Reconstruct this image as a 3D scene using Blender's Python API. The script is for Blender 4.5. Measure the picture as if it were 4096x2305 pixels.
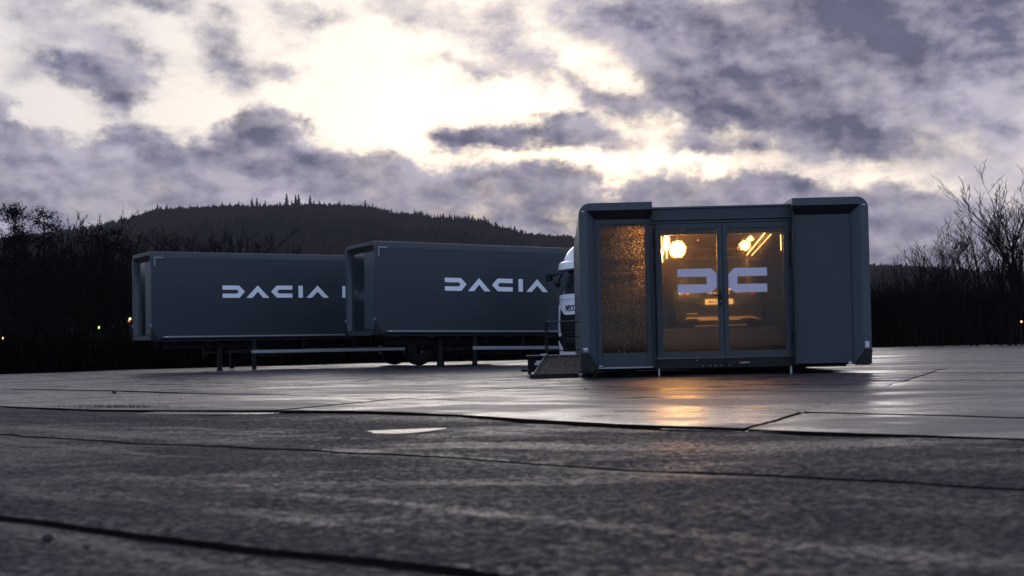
import bpy, bmesh, math, random
from mathutils import Vector, Matrix, Euler, noise
R = math.radians
rnd = random.Random(7)
sc = bpy.context.scene
for o in list(bpy.data.objects):
    bpy.data.objects.remove(o)
COL = sc.collection

# ------------------------------------------------------------------ camera
FPX = 5250.0
PITCH, ROLL = R(1.0), R(1.25)
cam = bpy.data.cameras.new('camera'); camo = bpy.data.objects.new('camera', cam); COL.objects.link(camo)
cam.sensor_width = 36; cam.lens = 36 * FPX / 4096
SHP = FPX * (math.tan(R(2.62)) - math.tan(R(1.0)))
cam.clip_start = .05; cam.clip_end = 9000
fw = Vector((0, math.cos(PITCH), math.sin(PITCH))); up0 = Vector((0, -math.sin(PITCH), math.cos(PITCH))); rt0 = Vector((1, 0, 0))
rt = rt0 * math.cos(ROLL) - up0 * math.sin(ROLL); up = rt0 * math.sin(ROLL) + up0 * math.cos(ROLL)
M = Matrix.Identity(4)
for i in range(3):
    M[i][0] = rt[i]; M[i][1] = up[i]; M[i][2] = -fw[i]
M[2][3] = .55
camo.matrix_world = M
cam.shift_y = SHP / 4096
cam.dof.use_dof = True; cam.dof.focus_distance = 26; cam.dof.aperture_fstop = 2.9; cam.dof.aperture_blades = 9
sc.camera = camo
def PX(px, D, y=1394):                      # world x of a picture column at distance D
    return (px - 2048 + (y - 1394) * .022) / FPX * D

# ------------------------------------------------------------------ colour management
sc.view_settings.view_transform = 'Standard'; sc.view_settings.look = 'None'
sc.view_settings.exposure = 0; sc.view_settings.gamma = 1
sc.view_settings.use_curve_mapping = False
sc.render.engine = 'CYCLES'
cy = sc.cycles
cy.use_denoising = True
cy.max_bounces = 8; cy.diffuse_bounces = 3; cy.glossy_bounces = 4; cy.transmission_bounces = 6; cy.transparent_max_bounces = 12
cy.volume_bounces = 1; cy.caustics_reflective = False; cy.caustics_refractive = False; cy.sample_clamp_indirect = 6
cy.volume_step_rate = 4

# ------------------------------------------------------------------ world: evening sky under broken cloud
SUN_AZ, SUN_EL = R(2.5), R(8.5)
W = bpy.data.worlds.new('World'); sc.world = W; W.use_nodes = True
nt = W.node_tree; N = nt.nodes; Lk = nt.links; N.clear()
def nd(t, **k):
    n = N.new(t)
    for a, b in k.items(): setattr(n, a, b)
    return n
def put(sock, v):
    if hasattr(v, 'is_output') or isinstance(v, bpy.types.NodeSocket): Lk.new(v, sock)
    else: sock.default_value = v
def mth(op, a, b=None, c=None, clamp=False):
    n = nd('ShaderNodeMath', operation=op); n.use_clamp = clamp; put(n.inputs[0], a)
    if b is not None: put(n.inputs[1], b)
    if c is not None: put(n.inputs[2], c)
    return n.outputs[0]
def vmt(op, a, b=None, s=None):
    n = nd('ShaderNodeVectorMath', operation=op); put(n.inputs[0], a)
    if b is not None: put(n.inputs[1], b)
    if s is not None: put(n.inputs['Scale'], s)
    return n
def rng(v, a, b, c=0., d=1., smooth=True):
    n = nd('ShaderNodeMapRange'); n.interpolation_type = 'SMOOTHSTEP' if smooth else 'LINEAR'
    put(n.inputs[0], v); n.inputs[1].default_value = a; n.inputs[2].default_value = b; n.inputs[3].default_value = c; n.inputs[4].default_value = d
    return n.outputs[0]
def mixc(f, a, b):
    n = nd('ShaderNodeMix', data_type='RGBA'); put(n.inputs[0], f)
    for s, v in ((n.inputs[6], a), (n.inputs[7], b)):
        if isinstance(v, tuple): s.default_value = (*v, 1)
        else: Lk.new(v, s)
    return n.outputs[2]
tc = nd('ShaderNodeTexCoord'); sep = nd('ShaderNodeSeparateXYZ'); Lk.new(tc.outputs['Generated'], sep.inputs[0])
az = mth('MULTIPLY', mth('ARCTAN2', sep.outputs[0], sep.outputs[1]), 57.2958)
el = mth('MULTIPLY', mth('ARCSINE', sep.outputs[2]), 57.2958)
cmb = nd('ShaderNodeCombineXYZ'); Lk.new(az, cmb.inputs[0]); Lk.new(el, cmb.inputs[1]); P0 = cmb.outputs[0]
def fbm(vec, scale, detail=8, rough=.58, dist=0., dim='3D'):
    n = nd('ShaderNodeTexNoise', noise_dimensions=dim); Lk.new(vec, n.inputs['Vector'])
    n.inputs['Scale'].default_value = scale; n.inputs['Detail'].default_value = detail; n.inputs['Roughness'].default_value = rough
    n.inputs['Distortion'].default_value = dist
    return n
# the cloud noise lives on the unit direction, so it has no seam anywhere round the dome
D3 = tc.outputs['Generated']
D3s = vmt('MULTIPLY', D3, (1, 1, 1.55)).outputs[0]      # flattened clouds
warp = fbm(D3s, 14, 8, .62).outputs['Color']
w2 = vmt('SUBTRACT', warp, (.5, .5, .5)).outputs[0]
P = vmt('ADD', P0, vmt('SCALE', w2, s=4.6).outputs[0]).outputs[0]
def px2ae(x, y):
    sr, cr = math.sin(ROLL), math.cos(ROLL); t = PITCH
    du, dv = x - 2048, -(y - 1152.5 - SHP); u = du * cr + dv * sr; v = -du * sr + dv * cr
    d = Vector((u / FPX, math.cos(t) - v / FPX * math.sin(t), math.sin(t) + v / FPX * math.cos(t))).normalized()
    return math.degrees(math.atan2(d.x, d.y)), math.degrees(math.asin(d.z))
# banks and puffs: x, y (columns and rows of the photograph turned into azimuth and elevation), radii in degrees, tilt, weight
K = 1.59
blobs = [(285, 190, 1.9, 1.5, 0, .95), (190, 175, 1.6, .7, -10, .5), (350, 230, 1.2, 1.2, 0, .5), (70, 170, 1.6, .8, 0, .45), (130, 20, 3, 1.1, -15, .5), (370, 8, 2.0, .7, 0, .5),
  (565, 105, 1.5, 1.0, 50, .62), (640, 160, 1.3, 1.1, 30, .62), (725, 165, .8, .7, 0, .55), (790, 60, 1.5, .6, -10, .42),
  (1060, 15, 3.2, 1.2, -10, .62), (1270, 60, 1.8, 1.6, 60, .62), (1160, 170, 1.5, .35, -12, .3), (1385, 205, 2.2, .65, -15, .66), (1570, 262, 1.8, .65, -16, .9),
  (1290, 330, 2.9, .85, -3, 1.0), (1500, 340, 2.0, .95, -12, .95), (1180, 325, 1.3, .5, 0, .45),
  (1560, 70, 3.4, 2.0, -10, .62), (1800, 150, 3.6, 2.4, -8, .7), (2050, 60, 6.5, 3.6, 4, 1.05), (2400, 30, 7.5, 2.9, 6, .95), (2030, 220, 2.9, 1.3, -14, .85),
  (1780, 230, 2.4, 1.0, -10, .62), (2190, 320, 3.8, 1.35, -14, 1.0), (1990, 360, 3.2, .9, -6, .6), (1750, 345, 2.2, .6, -5, .55), (2440, 290, 2.4, 1.2, -25, .72), (2560, 180, 2.6, 2.6, 0, .5),
  (2350, 170, 2.2, 1.0, 0, .35), (1930, 445, 2.6, .8, -6, .5), (2300, 440, 4.5, 1.1, -6, .45), (2560, 440, 3, 1.0, 0, .3)]
dens = None
for (bx, by, ra, rb, tl, wt) in blobs:
    a_, e_ = px2ae(bx * K, by * K)
    m = nd('ShaderNodeMapping', vector_type='TEXTURE'); Lk.new(P, m.inputs[0])
    m.inputs['Location'].default_value = (a_, e_, 0); m.inputs['Rotation'].default_value = (0, 0, R(tl)); m.inputs['Scale'].default_value = (ra * 1.35, rb * 1.35, 1e3)
    ln = vmt('LENGTH', m.outputs[0]).outputs['Value']
    v = rng(ln, 0., 1.25, wt, 0.)
    dens = v if dens is None else mth('ADD', dens, v)
# the low bank: its upper edge (elevation) against azimuth
edge = [(-300, 200), (0, 215), (60, 330), (180, 350), (330, 300), (470, 350), (560, 330), (660, 265), (760, 330), (860, 372), (960, 362), (1040, 408), (1130, 388), (1300, 415), (1480, 428), (1540, 452), (1640, 412), (1800, 432), (2000, 440), (2300, 455), (2576, 470), (2900, 420)]
cr_ = nd('ShaderNodeFloatCurve'); cv = cr_.mapping.curves[0]
pts = [px2ae(x * K, y * K) for x, y in edge]
pts = [(-180, 14)] + [(-60, 15), (-34, 14)] + pts + [(40, 8.5), (75, 12), (180, 14)]
# finer steps in front, coarse ones round the rest of the dome
A0, A1 = -90., 90.
pts = [p for p in pts if A0 <= p[0] <= A1]
while len(cv.points) < len(pts): cv.points.new(.5, .5)
for p_, (a_, e_) in zip(cv.points, pts): p_.location = ((a_ - A0) / (A1 - A0), e_ / 20.)
cr_.mapping.update()
sx = nd('ShaderNodeSeparateXYZ'); Lk.new(P, sx.inputs[0])
put(cr_.inputs['Value'], mth('DIVIDE', mth('SUBTRACT', sx.outputs[0], A0), A1 - A0, clamp=True))
bank_h = mth('MULTIPLY', cr_.outputs[0], 20.)
bank = rng(mth('SUBTRACT', bank_h, sx.outputs[1]), -.7, .9, 0, 1.1)
# round the rest of the dome the cover stays broken to heavy
f1 = fbm(D3s, 4.0, 10, .6).outputs[0]; f2 = fbm(D3s, 16, 9, .62).outputs[0]; f3 = fbm(D3s, 2.2, 4, .5).outputs[0]
away = rng(mth('ADD', mth('ABSOLUTE', az), mth('MULTIPLY', mth('MAXIMUM', mth('SUBTRACT', el, 14.), 0.), 1.6)), 24, 50, 0, 1)
gen = rng(f3, .36, .62, .3, 1.1)
d0 = mth('ADD', mth('MULTIPLY', dens, mth('SUBTRACT', 1., away)), mth('MULTIPLY', gen, away))
dd = mth('MAXIMUM', d0, bank)
dd = mth('ADD', dd, mth('MULTIPLY', mth('SUBTRACT', f1, .5), .9))
dd = mth('ADD', dd, mth('MULTIPLY', mth('SUBTRACT', f2, .5), 1.9))
opac = rng(dd, .02, 1.06)
# relief: the same noise sampled a little towards the sun
sun_d = Vector((math.sin(SUN_AZ) * math.cos(SUN_EL), math.cos(SUN_AZ) * math.cos(SUN_EL), math.sin(SUN_EL)))
off = vmt('ADD', D3s, (.006, 0, .011)).outputs[0]
r1 = mth('SUBTRACT', fbm(off, 9, 6, .55).outputs[0], fbm(D3s, 9, 6, .55).outputs[0])
big = fbm(D3s, 3.3, 6, .5).outputs[0]
dots = vmt('DOT_PRODUCT', vmt('NORMALIZE', D3).outputs[0], tuple(sun_d)).outputs['Value']
ang = mth('MULTIPLY', mth('ARCCOSINE', mth('MINIMUM', dots, 1.)), 57.2958)
near = rng(ang, 2., 30., 1., 0.)
wide = rng(ang, 6., 120., 1., 0.)
cdark = mixc(wide, (.42, .53, .76), (.125, .125, .195))
clite = mixc(wide, (.78, .92, 1.22), (.46, .42, .50))
hgt = rng(el, 4., 12., 0., .14)
sh = mth('ADD', mth('MULTIPLY', r1, -6.5), .60)
sh = mth('ADD', sh, mth('MULTIPLY', mth('SUBTRACT', big, .5), 1.5))
sh = mth('SUBTRACT', sh, rng(dd, .8, 1.9, 0., .30))
sh = mth('SUBTRACT', sh, hgt)
sh = mth('ADD', sh, mth('MULTIPLY', near, .14), clamp=True)
ccol = mixc(sh, cdark, clite)
ccol = vmt('SCALE', ccol, s=rng(mth('ADD', mth('MULTIPLY', f1, .6), mth('MULTIPLY', f2, .4)), .33, .67, .74, 1.24, False)).outputs[0]
sky = nd('ShaderNodeTexSky', sky_type='NISHITA'); sky.sun_disc = False; sky.sun_elevation = SUN_EL; sky.sun_rotation = SUN_AZ
sky.air_density = 1.0; sky.dust_density = 2.5; sky.ozone_density = 1.0; sky.altitude = 150
skyc = vmt('SCALE', sky.outputs[0], s=.10).outputs[0]
veil = mixc(rng(ang, 3., 26., 1., 0.), mixc(rng(ang, 20., 110., 1., 0.), (.78, .94, 1.28), (.80, .76, .78)), (1.05, 1.00, .95))
clear = mixc(.88, skyc, veil)
col = mixc(opac, clear, ccol)
col = vmt('MULTIPLY', col, mixc(mth('MULTIPLY', rng(el, 14., 46., 0., 1.), rng(sep.outputs[1], -.3, .5)), (1., 1., 1.), (.32, .30, .46))).outputs[0]
bg = nd('ShaderNodeBackground'); Lk.new(col, bg.inputs[0]); bg.inputs[1].default_value = 1.0
out = nd('ShaderNodeOutputWorld'); Lk.new(bg.outputs[0], out.inputs[0])
W.cycles.sampling_method = 'MANUAL'; W.cycles.sample_map_resolution = 1024

sun = bpy.data.lights.new('sun', 'SUN'); sun.energy = .5; sun.angle = R(28); sun.color = (1, .93, .88)
suno = bpy.data.objects.new('sun', sun); COL.objects.link(suno)
suno.rotation_euler = (-sun_d).to_track_quat('-Z', 'Y').to_euler()

# ------------------------------------------------------------------ materials
def mat(name, base, rough=.5, metal=0., spec=.5, nscale=0, namp=.15, bump=0., bscale=40, emit=None, es=0, rvar=0., coat=0.):
    m = bpy.data.materials.new(name); m.use_nodes = True; t = m.node_tree; b = t.nodes['Principled BSDF']
    b.inputs['Base Color'].default_value = (*base, 1); b.inputs['Roughness'].default_value = rough; b.inputs['Metallic'].default_value = metal
    b.inputs['Specular IOR Level'].default_value = spec; b.inputs['Coat Weight'].default_value = coat
    co = t.nodes.new('ShaderNodeTexCoord')
    if nscale:
        n = t.nodes.new('ShaderNodeTexNoise'); n.inputs['Scale'].default_value = nscale; n.inputs['Detail'].default_value = 6; n.inputs['Roughness'].default_value = .65
        t.links.new(co.outputs['Object'], n.inputs['Vector'])
        mr = t.nodes.new('ShaderNodeMapRange'); mr.inputs[1].default_value = .3; mr.inputs[2].default_value = .7; mr.inputs[3].default_value = 1 - namp; mr.inputs[4].default_value = 1 + namp
        t.links.new(n.outputs[0], mr.inputs[0])
        vm = t.nodes.new('ShaderNodeVectorMath'); vm.operation = 'SCALE'; vm.inputs[0].default_value = base; t.links.new(mr.outputs[0], vm.inputs['Scale'])
        t.links.new(vm.outputs[0], b.inputs['Base Color'])
        if rvar:
            mr2 = t.nodes.new('ShaderNodeMapRange'); mr2.inputs[1].default_value = .3; mr2.inputs[2].default_value = .7; mr2.inputs[3].default_value = rough - rvar; mr2.inputs[4].default_value = rough + rvar
            t.links.new(n.outputs[0], mr2.inputs[0]); t.links.new(mr2.outputs[0], b.inputs['Roughness'])
    if bump:
        n2 = t.nodes.new('ShaderNodeTexNoise'); n2.inputs['Scale'].default_value = bscale; n2.inputs['Detail'].default_value = 4
        t.links.new(co.outputs['Object'], n2.inputs['Vector'])
        bp = t.nodes.new('ShaderNodeBump'); bp.inputs['Strength'].default_value = bump; bp.inputs['Distance'].default_value = .02
        t.links.new(n2.outputs[0], bp.inputs['Height']); t.links.new(bp.outputs[0], b.inputs['Normal'])
    if emit:
        b.inputs['Emission Color'].default_value = (*emit, 1); b.inputs['Emission Strength'].default_value = es
    return m
MT = {}
MT['panel'] = mat('grey_panel_paint', (.026, .038, .052), .45, spec=.35, nscale=1.3, namp=.1, rvar=.06)
MT['rim'] = mat('grey_rim_paint', (.038, .055, .072), .40, spec=.4, nscale=2, namp=.08, rvar=.05)
MT['dark'] = mat('black_plastic', (.007, .008, .009), .5, spec=.25, nscale=6, namp=.3)
MT['chassis'] = mat('black_chassis_paint', (.010, .010, .012), .6, nscale=4, namp=.4, spec=.18)
MT['rubber'] = mat('tyre_rubber', (.014, .014, .015), .8, nscale=9, namp=.3, spec=.18)
MT['steel'] = mat('galvanised_steel', (.32, .33, .36), .35, metal=.9, nscale=8, namp=.2, rvar=.1)
MT['alu'] = mat('dull_aluminium', (.26, .28, .33), .45, metal=.0, nscale=3, namp=.1)
MT['rimmetal'] = mat('pale_rim_metal', (.50, .53, .58), .4, metal=.4, nscale=9, namp=.2)
MT['letter'] = mat('white_film_print', (.78, .82, .92), .45)
MT['greyfilm'] = mat('grey_reflective_film', (.22, .24, .27), .45)
MT['sticker'] = mat('lilac_window_film', (.56, .52, .66), .55)
MT['tag'] = mat('white_printed_tag', (.5, .54, .58), .4, nscale=60, namp=.3)
MT['white'] = mat('white_cab_paint', (.80, .83, .90), .28, nscale=1.5, namp=.04, coat=.4)
MT['darkglass'] = mat('dark_cab_glass', (.012, .022, .028), .06, spec=.8)
MT['tintglass'] = mat('tinted_end_glass', (.012, .017, .022), .12, spec=.6)
MT['mesh'] = mat('grille_mesh', (.20, .21, .24), .4, metal=.5)
MT['lens'] = mat('lamp_lens', (.35, .38, .42), .12)
MT['redlens'] = mat('red_lamp_lens', (.35, .02, .02), .2, emit=(1, .05, .03), es=.25)
MT['amberlens'] = mat('unlit_side_marker', (.14, .03, .02), .3)
MT['soffit'] = mat('black_trim_soffit_shade', (.010, .010, .012), .55)  # black for trim, and for shade painted on the soffits
MT['inner'] = mat('interior_lining', (.12, .085, .05), .5, nscale=2, namp=.2)
MT['floorin'] = mat('interior_floor', (.035, .028, .024), .35, nscale=3, namp=.3)
MT['carbody'] = mat('dark_green_car_paint', (.035, .038, .03), .3, nscale=3, namp=.1, coat=.5)
MT['carblack'] = mat('car_black_plastic', (.012, .012, .012), .45)
MT['skid'] = mat('light_skid_plate', (.62, .52, .30), .4)
MT['plate'] = mat('glowing_plate_face', (.72, .66, .48), .5, emit=(1., .58, .16), es=.9)  # own glow stands in for light falling on the plate
MT['badge'] = mat('glowing_badge_metal', (.8, .7, .45), .3, emit=(1., .6, .15), es=.5)  # amber glow put into the metal so the letters look lit
MT['wood'] = mat('shelf_board', (.28, .2, .12), .5, nscale=6, namp=.2)
MT['pebble'] = mat('wet_dark_stone', (.03, .03, .03), .5, nscale=20, namp=.4, spec=.18)
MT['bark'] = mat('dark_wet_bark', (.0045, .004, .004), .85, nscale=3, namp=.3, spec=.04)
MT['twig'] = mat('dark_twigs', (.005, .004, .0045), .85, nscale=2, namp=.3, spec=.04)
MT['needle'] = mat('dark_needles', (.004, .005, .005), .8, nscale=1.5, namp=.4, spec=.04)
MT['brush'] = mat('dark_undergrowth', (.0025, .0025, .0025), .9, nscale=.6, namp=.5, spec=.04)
MT['hillwood'] = mat('bare_hillside_wood', (.030, .022, .024), .9, nscale=.006, namp=.35, spec=.04)
MT['hillpine'] = mat('hillside_pines', (.014, .017, .018), .9, nscale=.02, namp=.3, spec=.04)
MT['earth'] = mat('dark_earth_and_grass', (.012, .013, .010), .95, nscale=.7, namp=.4, bump=.3, bscale=3, spec=.04)
MT['hillearth'] = mat('hill_soil', (.030, .024, .024), .95, nscale=.01, namp=.3, spec=.04)
MT['moss'] = mat('hill_clearing_grass', (.055, .055, .035), .95, nscale=.05, namp=.3)
MT['farwhite'] = mat('far_car_paint', (.30, .32, .36), .4)
MT['farwall'] = mat('far_house_wall', (.14, .10, .08), .8, nscale=.5, namp=.2)
MT['farroof'] = mat('far_house_roof', (.10, .045, .04), .8)

def emis(name, c, s):
    m = bpy.data.materials.new(name); m.use_nodes = True; t = m.node_tree; t.nodes.clear()
    e = t.nodes.new('ShaderNodeEmission'); e.inputs[0].default_value = (*c, 1); e.inputs[1].default_value = s
    o = t.nodes.new('ShaderNodeOutputMaterial'); t.links.new(e.outputs[0], o.inputs[0]); return m
MT['lampA'] = emis('lit_flood_panel', (1, .50, .12), 330)
MT['lampB'] = emis('lit_spot', (1, .50, .12), 200)
MT['strip'] = emis('lit_strip', (1, .52, .17), 11)
MT['bulb'] = emis('lit_bulb', (1, .5, .15), 5)
MT['streetY'] = emis('lit_street_lamp', (.8, 1, .25), 3)
MT['streetR'] = emis('lit_red_lamp', (1, .08, .05), 3)

def glass(name, tint, film=(.5, .35, .2), ff=.05, rf=.25, hazef=.0):
    m = bpy.data.materials.new(name); m.use_nodes = True; t = m.node_tree; t.nodes.clear(); n = t.nodes.new
    tr = n('ShaderNodeBsdfTransparent'); tr.inputs[0].default_value = (*tint, 1)
    gl = n('ShaderNodeBsdfGlossy'); gl.inputs['Roughness'].default_value = .04
    tl = n('ShaderNodeBsdfTranslucent'); tl.inputs[0].default_value = (*film, 1)
    df = n('ShaderNodeBsdfDiffuse'); df.inputs[0].default_value = (*film, 1)
    fr = n('ShaderNodeFresnel'); fr.inputs[0].default_value = 1.32
    co = n('ShaderNodeTexCoord'); ns = n('ShaderNodeTexNoise'); ns.inputs['Scale'].default_value = 2.2; ns.inputs['Detail'].default_value = 7; ns.inputs['Distortion'].default_value = 1.2
    mp = n('ShaderNodeMapping'); mp.inputs['Scale'].default_value = (1.4, 1, .5); t.links.new(co.outputs['Object'], mp.inputs[0]); t.links.new(mp.outputs[0], ns.inputs['Vector'])
    mr = n('ShaderNodeMapRange'); mr.inputs[1].default_value = .35; mr.inputs[2].default_value = .75; mr.inputs[3].default_value = ff * .5; mr.inputs[4].default_value = ff * 1.9; t.links.new(ns.outputs[0], mr.inputs[0])
    m1 = n('ShaderNodeMixShader'); t.links.new(mr.outputs[0], m1.inputs[0]); t.links.new(tr.outputs[0], m1.inputs[1]); t.links.new(tl.outputs[0], m1.inputs[2])
    last = m1
    if hazef:
        rr = n('ShaderNodeBsdfRefraction'); rr.inputs['IOR'].default_value = 1.12; rr.inputs['Roughness'].default_value = .58; rr.inputs[0].default_value = (*tint, 1)
        mh = n('ShaderNodeMixShader'); mh.inputs[0].default_value = hazef; t.links.new(m1.outputs[0], mh.inputs[1]); t.links.new(rr.outputs[0], mh.inputs[2]); last = mh
    m2 = n('ShaderNodeMixShader'); t.links.new(fr.outputs[0], m2.inputs[0]); t.links.new(last.outputs[0], m2.inputs[1]); t.links.new(gl.outputs[0], m2.inputs[2])
    o = n('ShaderNodeOutputMaterial'); t.links.new(m2.outputs[0], o.inputs[0]); return m
MT['glass'] = glass('door_glass', (.80, .74, .66), ff=.018, hazef=.16)
MT['sideglass'] = glass('side_bay_glass', (.55, .44, .36), (.40, .36, .34), .05, hazef=.05)
MT['drop'] = mat('rain_drop_water', (.8, .62, .3), .15)
def dropmat():
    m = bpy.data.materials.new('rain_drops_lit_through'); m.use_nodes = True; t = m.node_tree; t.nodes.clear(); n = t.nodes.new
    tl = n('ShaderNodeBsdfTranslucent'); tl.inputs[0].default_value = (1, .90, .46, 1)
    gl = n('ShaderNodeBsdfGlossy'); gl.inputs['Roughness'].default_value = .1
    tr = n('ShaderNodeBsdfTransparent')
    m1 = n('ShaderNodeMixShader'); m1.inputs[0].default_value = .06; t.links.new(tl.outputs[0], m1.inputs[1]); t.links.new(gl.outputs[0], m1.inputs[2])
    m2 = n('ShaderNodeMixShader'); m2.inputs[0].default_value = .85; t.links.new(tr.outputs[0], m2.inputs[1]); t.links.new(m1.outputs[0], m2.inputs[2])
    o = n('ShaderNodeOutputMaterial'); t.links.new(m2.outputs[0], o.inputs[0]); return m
MT['drop'] = dropmat()

def asphalt(name, r_lo, r_hi, base_lo, base_hi, bump, big, mottle=False):
    m = bpy.data.materials.new(name); m.use_nodes = True; t = m.node_tree; b = t.nodes['Principled BSDF']; n = t.nodes.new; l = t.links.new
    g = n('ShaderNodeNewGeometry')
    def noise_(s, d, r, w=0., sc_=(1, 1, 1)):
        mp = n('ShaderNodeMapping'); mp.inputs['Scale'].default_value = sc_; mp.inputs['Rotation'].default_value = (0, 0, R(-45)); l(g.outputs['Position'], mp.inputs[0])
        x = n('ShaderNodeTexNoise'); x.inputs['Scale'].default_value = s; x.inputs['Detail'].default_value = d; x.inputs['Roughness'].default_value = r; x.inputs['Distortion'].default_value = w
        l(mp.outputs[0], x.inputs['Vector']); return x.outputs[0]
    def mr(v, a, b_, c, d):
        x = n('ShaderNodeMapRange'); x.interpolation_type = 'SMOOTHSTEP'; l(v, x.inputs[0]); x.inputs[1].default_value = a; x.inputs[2].default_value = b_; x.inputs[3].default_value = c; x.inputs[4].default_value = d; return x.outputs[0]
    def ma(op, a, b_):
        x = n('ShaderNodeMath'); x.operation = op
        for i, v in enumerate((a, b_)):
            if isinstance(v, (int, float)): x.inputs[i].default_value = v
            else: l(v, x.inputs[i])
        return x.outputs[0]
    wet = mr(noise_(.22, 7, .68, 1.2, (.6, 1.6, 1)), .42, .60, 0, 1)
    wet2 = mr(noise_(1.1, 7, .7, .8, (.6, 1.5, 1)), .38, .62, 0, 1)
    fine = noise_(130, 3, .7); grain = noise_(42, 5, .75); mid = noise_(big, 5, .6)
    m1_ = n('ShaderNodeMapping'); m1_.inputs['Rotation'].default_value = (0, 0, R(-45)); l(g.outputs['Position'], m1_.inputs[0])
    m2_ = n('ShaderNodeMapping'); m2_.inputs['Scale'].default_value = (2.6, .14, 1); l(m1_.outputs[0], m2_.inputs[0])
    st1 = n('ShaderNodeTexNoise'); st1.inputs['Scale'].default_value = 1.; st1.inputs['Detail'].default_value = 5; st1.inputs['Roughness'].default_value = .6; l(m2_.outputs[0], st1.inputs['Vector'])
    wet3 = mr(st1.outputs[0], .50, .68, 0, 1)
    w = ma('ADD', ma('ADD', ma('MULTIPLY', wet, .5), ma('MULTIPLY', wet2, .25)), ma('MULTIPLY', wet3, .45))
    rg = mr(w, 0, 1, r_hi, r_lo)
    if mottle:
        mo = noise_(24, 5, .75); rg = ma('ADD', rg, mr(mo, .38, .62, .22, -.26))
        l(mr(noise_(34, 4, .75), .40, .62, .02, .55), b.inputs['Specular IOR Level'])
    l(rg, b.inputs['Roughness'])
    mc = n('ShaderNodeMix'); mc.data_type = 'RGBA'; mc.inputs[6].default_value = (*base_lo, 1); mc.inputs[7].default_value = (*base_hi, 1)
    l(mr(ma('ADD', ma('MULTIPLY', grain, .5), ma('MULTIPLY', fine, .5)), .38, .66, 0, 1), mc.inputs[0]); l(mc.outputs[2], b.inputs['Base Color'])
    if not mottle: b.inputs['Specular IOR Level'].default_value = 1.0
    h = ma('ADD', ma('MULTIPLY', grain, .030), ma('MULTIPLY', fine, .014))
    h = ma('MULTIPLY', h, mr(w, 0, 1, 1.0, .45))
    h = ma('ADD', h, ma('MULTIPLY', mid, .05))
    bp = n('ShaderNodeBump'); bp.inputs['Strength'].default_value = bump; bp.inputs['Distance'].default_value = 1.0
    l(h, bp.inputs['Height']); l(bp.outputs[0], b.inputs['Normal'])
    return m
MT['lot'] = asphalt('wet_asphalt', .13, .56, (.009, .008, .012), (.030, .026, .037), .13, .55)
MT['lotnear'] = asphalt('coarse_asphalt', .34, .84, (.005, .0045, .007), (.052, .046, .062), 1.0, 1.3, True)
MT['joint'] = mat('joint_dirt', (.008, .008, .007), .95, nscale=8, namp=.4, spec=.04)
def watermat():
    m = mat('puddle_water', (.012, .012, .014), .20, spec=.6, bump=.35, bscale=14); return m
MT['water'] = watermat()

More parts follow.
